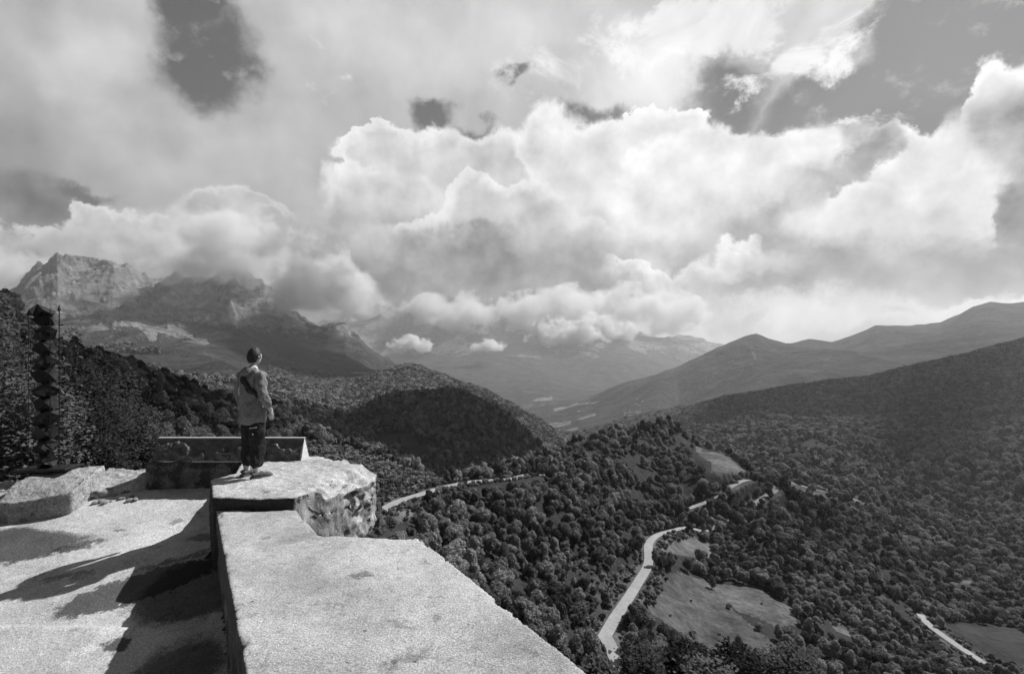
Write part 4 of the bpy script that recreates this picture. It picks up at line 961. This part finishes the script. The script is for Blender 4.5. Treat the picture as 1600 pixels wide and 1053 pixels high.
# ------------------------------------------------------------------ panorama board
MAT['bronze'] = material('dark_bronze', lambda g, b: (setc(g, b, g.lin(g.noise(ocoord(g), 9.0, 5, 0.6), 0.3, 0.7, 0.04, 0.14)), b.inputs.__getitem__('Metallic').__setattr__('default_value', 0.2)), 0.42, 0.5)
MAT['edge'] = material('worn_steel_edge', lambda g, b: setc(g, b, 0.6), 0.4, 0.5)
MAT['pale'] = material('pale_plaster', concrete(0.5, 0.75, 0, False), 0.9)
def board():
    root = empty('panorama_board', (-4.45, 8.05, -1.9)); tag(root, 'long low tilted panorama board with a crumpled dark relief face, behind the hiker', 'information board')
    L0, L1 = -1.14, 1.16; y0, y1, H = -0.07, 0.06, 0.335
    nx, nz = 420, 60; u = np.linspace(0, 1, nx); w = np.linspace(0, 1, nz); U, W = np.meshgrid(u, w, indexing='ij')
    sil = 0.72 + 0.45*fbm(U*2.3, U*0+3.0, 0.30, 5, 0.55, seed=91)
    rel = fbm(U*2.3+W*0.12, W*0.34, 0.16, 6, 0.6, seed=92, ridged=True)
    d = np.clip((sil-W)*6, 0, 1)*(0.010+0.045*np.clip(rel+0.45, 0, 1))
    ty = (y1-y0)/math.hypot(y1-y0, H); tz = H/math.hypot(y1-y0, H)
    X_ = L0+U*(L1-L0); Y_ = y0+W*(y1-y0) - d*tz; Z_ = W*H + d*ty
    idx = np.arange(nx*nz).reshape(nx, nz); f = np.stack([idx[:-1, :-1], idx[1:, :-1], idx[1:, 1:], idx[:-1, 1:]], -1).reshape(-1, 4)
    link_mesh('relief_plate', np_mesh('relief_plate', np.stack([X_, Y_, Z_], -1).reshape(-1, 3), f), MAT['bronze'], root)
    def prism(name, pts, x0, x1, mat):
        bm = bmesh.new(); a = [bm.verts.new((x0, p[0], p[1])) for p in pts]; b = [bm.verts.new((x1, p[0], p[1])) for p in pts]; n = len(pts)
        bm.faces.new(a); bm.faces.new(b[::-1])
        for i in range(n): bm.faces.new((a[i], b[i], b[(i+1) % n], a[(i+1) % n]))
        bmesh.ops.recalc_face_normals(bm, faces=bm.faces)
        bmesh.ops.bevel(bm, geom=bm.edges[:], offset=0.004, segments=2, affect='EDGES')
        me = bpy.data.meshes.new(name); bm.to_mesh(me); bm.free(); return link_mesh(name, me, mat, root)
    prism('support', [(y0+0.004, -0.02), (y1+0.002, H-0.012), (y1+0.03, H-0.012), (0.26, -0.02)], L0, L1, MAT['pale'])
    prism('top_edge', [(y1-0.012, H-0.004), (y1-0.012, H+0.012), (y1+0.034, H+0.012), (y1+0.034, H-0.004)], L0-0.008, L1+0.008, MAT['edge'])
board()

# ------------------------------------------------------------------ faceted metal column
MAT['iron'] = material('black_iron', lambda g, b: setc(g, b, g.lin(g.noise(ocoord(g), 14.0, 5, 0.6), 0.3, 0.7, 0.004, 0.014)), 0.5, 0.3)
def tower():
    root = empty('metal_column', (-7.13, 7.80, -1.99)); tag(root, 'tall black column of folded triangular metal plates between thin rods, at the left edge', 'sculpture')
    def m(name, parts): V, Fc, M = cat([(v, f, 0) for v, f in parts]); return V, Fc
    bm = bmesh.new(); r = random.Random(4); n = 11; Ht = 2.36; rot = 0.35
    for k in range(n):
        z0 = 0.05+k*Ht/n; z1 = z0+Ht/n; zm = (z0+z1)/2
        # each unit: a wide folded triangle plate above a narrow waist, alternately turned
        a0 = rot + (k % 2)*math.pi/3
        tri = lambda rad, z, a: [bm.verts.new((math.cos(a+i*2.0944)*rad+0.03, math.sin(a+i*2.0944)*rad, z)) for i in range(3)]
        zm += r.uniform(-0.05, 0.04); a0 += r.uniform(-0.25, 0.25)
        A = tri(r.uniform(0.09, 0.14), z0, a0); B = tri(r.uniform(0.14, 0.20), zm, a0+math.pi/3+r.uniform(-0.2, 0.2)); Cc = tri(r.uniform(0.07, 0.12), z1-0.004, a0)
        for lo_, hi_ in ((A, B), (B, Cc)):
            off = 0
            for i in range(3):
                bm.faces.new((lo_[i], lo_[(i+1) % 3], hi_[i])) if lo_ is A else bm.faces.new((lo_[i], hi_[(i+1) % 3], hi_[i]))
                bm.faces.new((lo_[(i+1) % 3], hi_[(i+1) % 3], hi_[i])) if lo_ is A else bm.faces.new((lo_[i], lo_[(i+1) % 3], hi_[(i+1) % 3]))
    bmesh.ops.recalc_face_normals(bm, faces=bm.faces)
    me = bpy.data.meshes.new('folded_core'); bm.to_mesh(me); bm.free(); link_mesh('folded_core', me, MAT['iron'], root)
    def plate(pts, name, th=0.008):
        bm = bmesh.new(); P_ = [Vector(p) for p in pts]; nr = (P_[1]-P_[0]).cross(P_[2]-P_[0]).normalized()*th
        a = [bm.verts.new(p) for p in P_]; b = [bm.verts.new(p+nr) for p in P_]; bm.faces.new(a); bm.faces.new(b[::-1])
        for i in range(3): bm.faces.new((a[i], b[i], b[(i+1) % 3], a[(i+1) % 3]))
        bmesh.ops.recalc_face_normals(bm, faces=bm.faces); me = bpy.data.meshes.new(name); bm.to_mesh(me); bm.free(); return link_mesh(name, me, MAT['iron'], root)
    for k in (1, 3, 5, 7, 9):        # fins towards the left rod
        z = 0.05+k*Ht/n; s = 1 if k % 4 == 1 else -1
        plate([(-0.19, -0.01, z+0.02*s), (-0.02, -0.09, z+0.12), (-0.02, 0.06, z-0.05)], 'fin')
    for k in range(0, 11):
        z = 0.10+k*Ht/n+r.uniform(-0.04, 0.04)
        if k in (2, 6, 8): continue
        plate([(0.18, -0.06, z+0.02), (-0.04, -0.12, z+0.085), (0.02, 0.10, z+0.03)], 'fin')
    for (x, y, h, rad) in ((-0.235, 0.0, 2.36, 0.004), (0.165, -0.08, 2.44, 0.005), (0.215, 0.02, 2.46, 0.007)):
        v, f = tube((x, y, 0), (x, y, h), rad, rad, 8); link_mesh('rod', np_mesh('rod', v, f), MAT['iron'], root)
    for z in (0.62, 0.80, 1.32, 1.55, 1.75, 2.0, 2.2):
        v, f = tube((0.20, 0.02, z), (0.285, 0.0, z+0.008), 0.010, 0.012, 6); link_mesh('peg', np_mesh('peg', v, f), MAT['iron'], root)
    # pointed cap of folded plates
    bm = bmesh.new(); ring = [(-0.26, -0.02, 2.36), (-0.12, -0.12, 2.44), (-0.03, -0.14, 2.33), (0.10, -0.12, 2.43), (0.19, -0.04, 2.36), (0.06, 0.14, 2.42), (-0.1, 0.12, 2.34)]
    top = bm.verts.new((-0.10, 0.0, 2.53)); bot = bm.verts.new((0.0, 0.0, 2.30)); vs = [bm.verts.new(p) for p in ring]
    for i in range(7): bm.faces.new((top, vs[i], vs[(i+1) % 7])); bm.faces.new((bot, vs[(i+1) % 7], vs[i]))
    bmesh.ops.recalc_face_normals(bm, faces=bm.faces); me = bpy.data.meshes.new('cap'); bm.to_mesh(me); bm.free(); link_mesh('cap', me, MAT['iron'], root)
    v, f = tube((0.215, 0.02, 2.42), (0.215, 0.02, 2.52), 0.026, 0.002, 8); link_mesh('finial', np_mesh('finial', v, f), MAT['iron'], root)
    bm = bmesh.new(); bmesh.ops.create_cube(bm, size=1.0)
    for v in bm.verts: v.co = Vector((v.co.x*0.85+0.05, v.co.y*0.36, v.co.z*0.035))
    bmesh.ops.bevel(bm, geom=bm.edges[:], offset=0.005, segments=1, affect='EDGES'); me = bpy.data.meshes.new('base_plate'); bm.to_mesh(me); bm.free()
    o = link_mesh('base_plate', me, MAT['iron'], root); o.rotation_euler = (0, R(-3), 0); o.location.z = 0.02
tower()
# ------------------------------------------------------------------ leafy trees close to the platform
MAT['near_leaf'] = leafmat('near_leaves', 0.022, 0.15, 0.25)
def leafy_tree(base, tips_fn, nb, label, group, seed, leaf=0.045, spray=26, trunk_r=0.07, crown_r=1.8, top=4.0, low=0.6):
    """trunk and limbs ending in flat sprays of leaves; base in world, shape in metres above it"""
    r = np.random.default_rng(seed); parts = []; tw = []
    fork = np.array([r.normal()*0.1, r.normal()*0.1, top*0.25]); v, f = tube((0, 0, -0.3), fork, trunk_r, trunk_r*0.75, 7); tw.append((v, f, 0))
    C_, N_ = [], []
    for k in range(nb):
        a = r.random()*6.283; zz = low+(top-low)*r.random()**0.8; rad = crown_r*math.sqrt(max(0.06, 1-((zz/top-0.45)/0.62)**2))*(0.45+0.6*r.random()**0.6)
        tip = np.array([math.cos(a)*rad, math.sin(a)*rad, zz]); mid = fork*(0.5)+tip*0.5+np.array([0, 0, 0.15*r.random()]) ; mid[2] = fork[2]+(zz-fork[2])*0.35
        v, f = tube(fork if zz > fork[2] else fork*0.6, mid, 0.013, 0.008, 4); tw.append((v, f, 0))
        v, f = tube(mid, tip, 0.008, 0.003, 4); tw.append((v, f, 0))
        for q in range(4):
            c = tip + (mid-tip)*0.28*q + r.normal(size=3)*0.10
            dirn = tip-mid; dirn /= max(np.linalg.norm(dirn), 1e-6)
            n = spray//4+r.integers(0, 4); al = (r.random((n, 1))-0.3)*0.42
            off = dirn*al + r.normal(size=(n, 3))*np.array([0.13, 0.13, 0.035])
            C_.append(c+off); N_.append(np.tile([0, 0, 1.0], (n, 1)) + r.normal(size=(n, 3))*0.38 + np.array([0.2, -0.1, 0]))
    Cc = np.concatenate(C_); Nn = np.concatenate(N_)
    v, f = leaf_quads(Cc, Nn, leaf, r, 1.35)
    root = empty('leafy_tree', base); tag(root, label, 'tree', group)
    link_mesh('crown', np_mesh('crown', v, f, smooth=False), MAT['near_leaf'], root)
    V, Fc, M = cat(tw); link_mesh('trunk', np_mesh('trunk', V, Fc), MAT['bark'], root)
    return root
def from_px(px, py, D): return ((px-800)/F*D, D, -(py-HY)/F*D)
# (px of crown centre, crown top row, crown base row, distance, crown radius px)
LEFT = [(20, 500, 790, 10.5, 75, 'leafy tree behind the faceted column, cut by the left edge of the photo'),
        (95, 540, 790, 11.5, 65, 'leafy tree just right of the faceted column, behind the low walls'),
        (175, 590, 780, 12.5, 60, 'leafy bush with bright sprays between the faceted column and the panorama board'),
        (140, 640, 790, 10.8, 55, 'low leafy bush behind the crumbling whitewashed wall'),
        (225, 660, 790, 13.0, 45, 'small leafy bush beside the left end of the panorama board'),
        (-70, 470, 790, 13.0, 90, 'tall leafy tree mostly outside the left edge of the photo'),
        (60, 600, 800, 9.8, 60, 'leafy bush low behind the foot of the faceted column')]
for i, (px, t, b, D, w, lab) in enumerate(LEFT):
    hh = (b-t)/F*D; loc = from_px(px, b, D)
    leafy_tree((loc[0], loc[1], loc[2]-1.2), None, int(150+w*1.8), lab, None, 50+i, 0.024, 44, 0.06, w/F*D, hh+1.2, 0.5)
# dark wooded bank further back on the left
def bank():
    r = np.random.default_rng(77); k = 0
    for i in range(26):
        D = r.uniform(16, 95); px = r.uniform(-160, 330 if D > 45 else 150)
        x = (px-800)/F*D; z = float(base_z(np.array([x]), np.array([D]))[0]); s = r.uniform(0.55, 1.0)
        me = NEAR[int(r.integers(5))]; o = link_mesh('tree', me); o.location = (x, D, z-0.3); o.rotation_euler = (0, 0, r.random()*6.28); o.scale = (s, s, s*1.05)
        tag(o, 'dark full-crowned tree on the wooded bank behind the faceted column', 'tree', 'trees of the dark bank on the left')
bank()
# crowns just under the slab, bottom edge
LOW = [(935, 1040, 17.0, 34, 'pale-leaved treetop poking up at the corner of the slab, bottom centre'), (1000, 1022, 22.0, 44, 'leafy treetop at the bottom edge, below the near end of the winding road'),
       (1075, 1016, 23.0, 52, 'leafy treetop at the bottom edge, in front of the large meadow'), (1150, 1024, 21.0, 50, 'leafy treetop at the bottom edge, right of the large meadow'),
       (1235, 1022, 22.0, 60, 'broad leafy treetop at the bottom edge, furthest right of the near treetops'), (1110, 1050, 18.0, 60, 'low leafy treetop cut by the bottom edge below the large meadow')]
for i, (px, t, D, w, lab) in enumerate(LOW):
    hh = 5.5; loc = from_px(px, t, D)
    leafy_tree((loc[0], loc[1], loc[2]-hh), None, int(260+w*3), lab, None, 80+i, 0.05, 28, 0.10, w/F*D, hh, 2.2)
# ------------------------------------------------------------------ the hiker
def skin(name, joints, bones, mat, parent, sub=2, root=0):
    me = bpy.data.meshes.new(name); me.from_pydata([j[:3] for j in joints], bones, []); me.update()
    o = bpy.data.objects.new(name, me); COL.objects.link(o)
    m = o.modifiers.new('s', 'SKIN'); m.use_smooth_shade = True
    for i, j in enumerate(joints):
        d = me.skin_vertices[0].data[i]; rr = j[3]; d.radius = rr if isinstance(rr, tuple) else (rr, rr); d.use_root = (i in (root if isinstance(root, tuple) else (root,)))
    sm = o.modifiers.new('d', 'SUBSURF'); sm.levels = sub; sm.render_levels = sub
    dg = bpy.context.evaluated_depsgraph_get(); m2 = bpy.data.meshes.new_from_object(o.evaluated_get(dg)); o.modifiers.clear(); o.data = m2
    m2.materials.clear(); m2.materials.append(mat); m2.name = name; o.parent = parent
    for p in m2.polygons: p.use_smooth = True
    return o
def wrinkle(o, amp, sc, off=0.0, zmin=None):
    for v in o.data.vertices:
        n = v.normal; k = mnoise.fractal(Vector((v.co.x*sc+off, v.co.y*sc, v.co.z*sc*0.55)), 1.0, 2.0, 3)
        v.co += n*k*amp
    o.data.update()
MAT['skin'] = material('skin_tone', lambda g, b: setc(g, b, 0.42), 0.55, 0.4)
MAT['hair'] = material('dark_hair', lambda g, b: setc(g, b, g.lin(g.noise(ocoord(g), 120.0, 3), 0.3, 0.7, 0.008, 0.03)), 0.6, 0.4)
MAT['jacket'] = material('grey_jacket', lambda g, b: (setc(g, b, g.lin(g.noise(ocoord(g), 30.0, 4), 0.3, 0.7, 0.13, 0.22)), bump(g, b, g.noise(ocoord(g), 16.0, 4)*0.02, 0.7, 1.0)), 0.75, 0.3)
MAT['dark_cloth'] = material('dark_cloth', lambda g, b: (setc(g, b, g.lin(g.noise(ocoord(g), 30.0, 4), 0.3, 0.7, 0.012, 0.03)), bump(g, b, g.noise(ocoord(g), 14.0, 4)*0.02, 0.7, 1.0)), 0.85, 0.2)
MAT['shoe'] = material('hiking_shoe', lambda g, b: setc(g, b, g.lin(g.noise(ocoord(g), 25.0, 3), 0.35, 0.65, 0.03, 0.16)), 0.8, 0.3)
MAT['sole'] = material('shoe_sole', lambda g, b: setc(g, b, 0.09), 0.8, 0.3)
MAT['strap'] = material('camera_strap', lambda g, b: setc(g, b, 0.02), 0.6, 0.3)
MAT['white_trim'] = material('pale_trim', lambda g, b: setc(g, b, 0.7), 0.6, 0.3)
def person():
    root = empty('person', (-3.56, 7.02, -1.888), R(-32)); tag(root, 'person in grey jacket and black trousers standing on the concrete block, back turned', 'person')
    # one continuous body
    J = [(0, 0, 0.93, (0.15, 0.10)), (0, 0.0, 1.12, (0.135, 0.09)), (0, 0.0, 1.30, (0.16, 0.10)), (0, -0.01, 1.43, (0.12, 0.08)), (0, 0.0, 1.49, 0.055), (0.0, 0.02, 1.545, 0.052),   # 0-5
         (0.17, 0, 1.42, 0.06), (0.235, -0.04, 1.17, 0.045), (0.235, 0.09, 0.97, 0.032), (0.235, 0.115, 0.93, 0.026),                                    # 6-9 right arm
         (-0.17, 0, 1.42, 0.06), (-0.245, -0.03, 1.16, 0.045), (-0.245, 0.03, 0.93, 0.032), (-0.245, 0.04, 0.89, 0.026),                               # 10-13 left arm
         (0.095, 0, 0.86, 0.09), (0.10, 0.02, 0.49, 0.06), (0.11, -0.02, 0.10, 0.04), (0.115, 0.06, 0.04, 0.03),                                       # 14-17
         (-0.095, 0, 0.86, 0.09), (-0.11, 0.02, 0.49, 0.06), (-0.13, -0.02, 0.10, 0.04), (-0.14, 0.06, 0.04, 0.03)]                                    # 18-21
    B = [(0, 1), (1, 2), (2, 3), (3, 4), (4, 5), (3, 6), (6, 7), (7, 8), (8, 9), (3, 10), (10, 11), (11, 12), (12, 13), (0, 14), (14, 15), (15, 16), (16, 17), (0, 18), (18, 19), (19, 20), (20, 21)]
    # palms and fingers grow from the wrists
    for s, w in ((1, 9), (-1, 13)):
        wx, wy, wz = J[w][:3]; J.append((wx, wy+0.012, wz-0.05, (0.020, 0.028))); pl = len(J)-1; B.append((w, pl))
        for i, (dy, ln) in enumerate(((0.028, 0.070), (0.010, 0.078), (-0.008, 0.072), (-0.024, 0.058))):
            J.append((wx, wy+0.012+dy, wz-0.085, 0.0085)); a = len(J)-1; J.append((wx-s*0.008, wy+0.022+dy, wz-0.085-ln*0.55, 0.008)); b = len(J)-1
            J.append((wx-s*0.026, wy+0.028+dy, wz-0.085-ln*0.9, 0.007)); c = len(J)-1; B += [(pl, a), (a, b), (b, c)]
        J.append((wx-s*0.012, wy+0.048, wz-0.045, 0.010)); a = len(J)-1; J.append((wx-s*0.022, wy+0.062, wz-0.085, 0.008)); b = len(J)-1; B += [(w, a), (a, b)]
    body = skin('body', J, B, MAT['skin'], root, 1)
    # head: shaped ball joined into the body mesh
    bm = bmesh.new(); bm.from_mesh(body.data); hb = bmesh.new(); bmesh.ops.create_uvsphere(hb, u_segments=28, v_segments=22, radius=1.0)
    hyaw = Matrix.Rotation(R(10), 3, 'Z')
    for v in hb.verts:
        p = v.co.copy(); x, y, z = p
        q = Vector((x*0.074*(1-0.18*max(0, -z)), y*0.094, z*0.118))
        if z < -0.2 and y < 0: q.y *= 0.82
        if y > 0.5:
            nose = math.exp(-((x/0.22)**2))*math.exp(-(((z+0.12)/0.22)**2)); q.y += 0.024*nose
            brow = math.exp(-(((z-0.16)/0.10)**2)); q.y += 0.005*brow
            for ex in (-0.36, 0.36): q.y -= 0.010*math.exp(-(((x-ex)/0.16)**2))*math.exp(-(((z-0.03)/0.10)**2))
            q.y += 0.006*math.exp(-((x/0.3)**2))*math.exp(-(((z+0.45)/0.08)**2)); q.y += 0.008*math.exp(-((x/0.3)**2))*math.exp(-(((z+0.82)/0.15)**2))
        for s in (-1, 1):
            ear = math.exp(-(((y+0.05)/0.17)**2))*math.exp(-(((z+0.05)/0.26)**2)); q.x += s*0.016*ear*(1 if x*s > 0.8 else 0)
        v.co = hyaw @ q + Vector((0.0, 0.035, 1.645))
    me_t = bpy.data.meshes.new('t'); hb.to_mesh(me_t); hb.free(); bm.from_mesh(me_t); bpy.data.meshes.remove(me_t)
    for f in bm.faces: f.smooth = True
    bm.to_mesh(body.data); bm.free()
    # hair cap
    bm = bmesh.new(); bmesh.ops.create_uvsphere(bm, u_segments=40, v_segments=30, radius=1.0)
    for v in bm.verts:
        x, y, z = v.co; n = 1.06 + 0.10*mnoise.fractal(Vector((x*7, y*7, z*7)), 1, 2, 3)
        v.co = hyaw @ Vector((x*0.078*n, y*0.098*n-0.004, z*0.122*n+0.004)) + Vector((0.0, 0.035, 1.645))
    hy = hyaw.inverted(); dl = []
    for v in bm.verts:
        p = hy @ (v.co-Vector((0, 0.035, 1.645)))
        line = -0.085 if p.y < -0.02 else (-0.03 if p.y < 0.035 and abs(p.x) > 0.04 else (0.03 + max(0, p.y-0.02)*0.55))
        if p.z < line + 0.012*mnoise.noise(p*60): dl.append(v)
    bmesh.ops.delete(bm, geom=dl, context='VERTS'); 
    me = bpy.data.meshes.new('hair'); bm.to_mesh(me); bm.free(); h = link_mesh('hair', me, MAT['hair'], root)
    for p in me.polygons: p.use_smooth = True
    sm = h.modifiers.new('t', 'SOLIDIFY'); sm.thickness = 0.012; sm.offset = -1
    # jacket: torso and sleeves
    Jk = [(0, 0.0, 0.69, (0.235, 0.195)), (0, 0.0, 0.90, (0.215, 0.165)), (0, 0.0, 1.12, (0.195, 0.145)), (0, -0.005, 1.29, (0.205, 0.145)), (0, -0.01, 1.41, (0.16, 0.115)), (0, 0.005, 1.49, (0.085, 0.08)),
          (0.195, -0.005, 1.395, 0.078), (0.28, -0.045, 1.16, 0.068), (0.275, 0.03, 1.03, 0.060), (0.245, 0.09, 0.955, 0.046),
          (-0.195, -0.005, 1.395, 0.078), (-0.29, -0.035, 1.16, 0.068), (-0.28, 0.0, 1.03, 0.060), (-0.252, 0.03, 0.915, 0.046)]
    Bk = [(0, 1), (1, 2), (2, 3), (3, 4), (4, 5), (4, 6), (6, 7), (7, 8), (8, 9), (4, 10), (10, 11), (11, 12), (12, 13)]
    jk = skin('jacket', Jk, Bk, MAT['jacket'], root, 3); wrinkle(jk, 0.022, 9.0); wrinkle(jk, 0.010, 22.0, 4)
    # hood lying on the back and collar
    hd = skin('hood', [(-0.08, -0.08, 1.455, 0.040), (-0.05, -0.11, 1.42, 0.045), (0.03, -0.11, 1.42, 0.045), (0.08, -0.08, 1.455, 0.038), (0.09, 0.0, 1.49, 0.030), (-0.09, 0.0, 1.49, 0.030)], [(5, 0), (0, 1), (1, 2), (2, 3), (3, 4)], MAT['jacket'], root, 2); wrinkle(hd, 0.02, 14.0, 3)
    # shoulder strap of the camera across the back
    from mathutils.bvhtree import BVHTree
    bv = BVHTree.FromPolygons([v.co[:] for v in jk.data.vertices], [p.vertices[:] for p in jk.data.polygons])
    ctl = [(0.05, 0.16, 1.40), (-0.02, 0.08, 1.55), (-0.05, -0.06, 1.55), (0.0, -0.20, 1.44), (0.07, -0.24, 1.33), (0.14, -0.22, 1.22), (0.20, -0.17, 1.14), (0.24, -0.06, 1.08)]
    pts = []
    for i in range(len(ctl)-1):
        for t in (0, .25, .5, .75): pts.append(Vector(ctl[i]).lerp(Vector(ctl[i+1]), t))
    V = []; Fc = []
    hits = [bv.find_nearest(p) for p in pts]; pp = [h[0]+h[1]*0.004 for h in hits]; nn_ = [h[1] for h in hits]
    for i, p in enumerate(pp):
        q = pp[min(i+1, len(pp)-1)]-pp[max(i-1, 0)]; c = nn_[i]; sd_ = q.cross(c).normalized()*0.036; c = c*0.012
        V += [p-sd_-c, p+sd_-c, p+sd_+c, p-sd_+c]
    for i in range(len(pp)-1):
        for j in range(4): Fc.append((i*4+j, i*4+(j+1) % 4, (i+1)*4+(j+1) % 4, (i+1)*4+j))
    me = np_mesh('strap', np.array(V), np.array(Fc)); st = link_mesh('strap', me, MAT['strap'], root)
    # trousers
    Jt = [(0.065, 0.01, 0.90, (0.09, 0.09)), (0.075, 0.01, 0.76, (0.112, 0.112)), (0.095, 0.02, 0.60, 0.118), (0.10, 0.025, 0.47, 0.096), (0.105, 0.0, 0.28, 0.086), (0.11, -0.01, 0.12, 0.088),
          (-0.065, 0.01, 0.90, (0.09, 0.09)), (-0.075, 0.01, 0.76, (0.112, 0.112)), (-0.10, 0.02, 0.60, 0.118), (-0.11, 0.025, 0.47, 0.096), (-0.12, 0.0, 0.28, 0.086), (-0.13, -0.01, 0.12, 0.088)]
    tr = skin('trousers', Jt, [(0, 1), (1, 2), (2, 3), (3, 4), (4, 5), (6, 7), (7, 8), (8, 9), (9, 10), (10, 11)], MAT['dark_cloth'], root, 3, root=(0, 6)); wrinkle(tr, 0.03, 9.0, 5)
    # pale pocket trim on the right thigh
    for z, w, hh in ((0.70, 0.10, 0.008), (0.615, 0.022, 0.02)):
        bm = bmesh.new(); bmesh.ops.create_cube(bm, size=1.0)
        for v in bm.verts: v.co = Vector((v.co.x*w, v.co.y*0.012, v.co.z*hh))
        bmesh.ops.bevel(bm, geom=bm.edges[:], offset=0.003, segments=2, affect='EDGES'); me = bpy.data.meshes.new('pocket_trim'); bm.to_mesh(me); bm.free()
        o = link_mesh('pocket_trim', me, MAT['white_trim'], root); a = R(-10); o.location = (0.155, -0.085, z); o.rotation_euler = (0, R(-6), R(42))
    # shoes
    for s, (fx, fy, yaw) in ((1, (0.12, 0.0, -14)), (-1, (-0.14, 0.01, 6))):
        Js = [(0, -0.075, 0.062, (0.052, 0.055)), (0, -0.02, 0.10, (0.048, 0.05)), (0, 0.05, 0.065, (0.046, 0.05)), (0, 0.13, 0.048, (0.054, 0.040)), (0, 0.20, 0.042, (0.046, 0.032))]
        sh = skin('shoe', Js, [(1, 0), (1, 2), (2, 3), (3, 4)], MAT['shoe'], root, 2, root=1); sh.location = (fx, fy, -0.020); sh.rotation_euler = (0, 0, R(yaw))
        bm = bmesh.new(); ol = [(-0.042, -0.10), (0.042, -0.10), (0.048, 0.0), (0.052, 0.12), (0.036, 0.20), (0, 0.222), (-0.036, 0.20), (-0.050, 0.12), (-0.044, 0.0)]
        a = [bm.verts.new((x*0.92, y*0.90+0.004, 0.018)) for x, y in ol]; b = [bm.verts.new((x*0.90, y*0.88+0.004, 0.050)) for x, y in ol]; n = len(ol); bm.faces.new(a[::-1]); bm.faces.new(b)
        for i in range(n): bm.faces.new((a[i], a[(i+1) % n], b[(i+1) % n], b[i]))
        me = bpy.data.meshes.new('sole'); bm.to_mesh(me); bm.free(); link_mesh('sole', me, MAT['sole'], sh)
    # camera hanging at his chest: a thing of its own
    M_ = Matrix.Translation(root.location) @ Matrix.Rotation(R(-32), 4, 'Z')
    cr = empty('photo_camera', (0, 0, 0)); cr.location = M_ @ Vector((0.215, 0.175, 1.03)); cr.rotation_euler = (0, 0, R(-60)); tag(cr, 'black camera hanging at the hiker\'s chest, its lens pointing right', 'camera')
    bm = bmesh.new(); bmesh.ops.create_cube(bm, size=1.0)
    for v in bm.verts: v.co = Vector((v.co.x*0.13, v.co.y*0.06, v.co.z*0.09))
    bmesh.ops.bevel(bm, geom=bm.edges[:], offset=0.012, segments=2, affect='EDGES'); me = bpy.data.meshes.new('camera_body'); bm.to_mesh(me); bm.free(); link_mesh('camera_body', me, MAT['strap'], cr)
    v1, f1 = tube((0, 0.02, 0), (0, 0.08, -0.01), 0.036, 0.033, 16); v2, f2 = tube((0, 0.08, -0.01), (0, 0.105, -0.012), 0.040, 0.040, 16)
    V, Fc, _ = cat([(v1, f1, 0), (v2, f2, 0)]); link_mesh('lens', np_mesh('lens', V, Fc), MAT['strap'], cr)
person()
# ------------------------------------------------------------------ houses of the valley
MAT['plaster'] = material('pale_render', lambda g, b: setc(g, b, g.lin(g.noise(ocoord(g), 0.8, 3), 0.3, 0.7, 0.45, 0.65)), 0.9)
MAT['tiles'] = material('roof_tiles', lambda g, b: setc(g, b, g.lin(g.noise(ocoord(g), 2.0, 3), 0.3, 0.7, 0.22, 0.36)), 0.9)
def house_meshes(w, d, h, rh):
    bm = bmesh.new(); x, y = w/2, d/2
    a = [bm.verts.new(p) for p in ((-x,-y,-2),(x,-y,-2),(x,y,-2),(-x,y,-2))]; b = [bm.verts.new(p) for p in ((-x,-y,h),(x,-y,h),(x,y,h),(-x,y,h))]
    g0 = bm.verts.new((-x,0,h+rh)); g1 = bm.verts.new((x,0,h+rh))
    for i in range(4): bm.faces.new((a[i], a[(i+1)%4], b[(i+1)%4], b[i]))
    bm.faces.new((b[0], g0, b[3])); bm.faces.new((b[1], b[2], g1)); wl = bpy.data.meshes.new('wall'); bm.to_mesh(wl); bm.free()
    bm = bmesh.new(); e = 0.5; t = 0.25
    for s in (-1, 1):
        q = [(-x-e, 0, h+rh+0.05), (x+e, 0, h+rh+0.05), (x+e, s*(y+e), h-e*rh/y+0.05), (-x-e, s*(y+e), h-e*rh/y+0.05)]
        lo = [bm.verts.new(p) for p in q]; hi = [bm.verts.new((p[0], p[1], p[2]+t)) for p in q]
        bm.faces.new(lo); bm.faces.new(hi)
        for i in range(4): bm.faces.new((lo[i], lo[(i+1)%4], hi[(i+1)%4], hi[i]))
    bmesh.ops.recalc_face_normals(bm, faces=bm.faces); rf = bpy.data.meshes.new('roof'); bm.to_mesh(rf); bm.free()
    wl.materials.append(MAT['plaster']); rf.materials.append(MAT['tiles']); return wl, rf
def houses():
    wl, rf = house_meshes(13, 8, 5, 2.4); r = random.Random(12)
    spots = [(835+r.uniform(-8, 70), r.uniform(3300, 4800)) for _ in range(22)] + [(980+r.uniform(-8, 25), r.uniform(3300, 4200)) for _ in range(8)]
    for px, D in spots:
        x = (px-800)/F*D; z = float(base_z(np.array([x]), np.array([D]))[0]); s = r.uniform(0.9, 1.9)
        o = empty('house', (x, D, z), r.uniform(-0.6, 0.6)); o.scale = (s, s, 1.1)
        tag(o, 'tiny pale house of the far village on the valley floor' if px < 950 else 'tiny pale house of the hamlet at the foot of the right hills', 'house', 'houses of the far village' if px < 950 else 'houses of the hamlet')
        for m in (wl, rf):
            c = bpy.data.objects.new(m.name, m); COL.objects.link(c); c.parent = o
    wl, rf = house_meshes(15, 7, 3.2, 2.2)
    x, D = photo_ray(1352, 784, 450, 900); z = float(base_z(np.array([x]), np.array([D]))[0]); o = empty('barn', (x, D, z+0.5), 0.5)
    tag(o, 'long pale-roofed barn among trees at the end of the valley road', 'barn')
    for m in (wl, rf):
        c = bpy.data.objects.new(m.name, m); COL.objects.link(c); c.parent = o
houses()
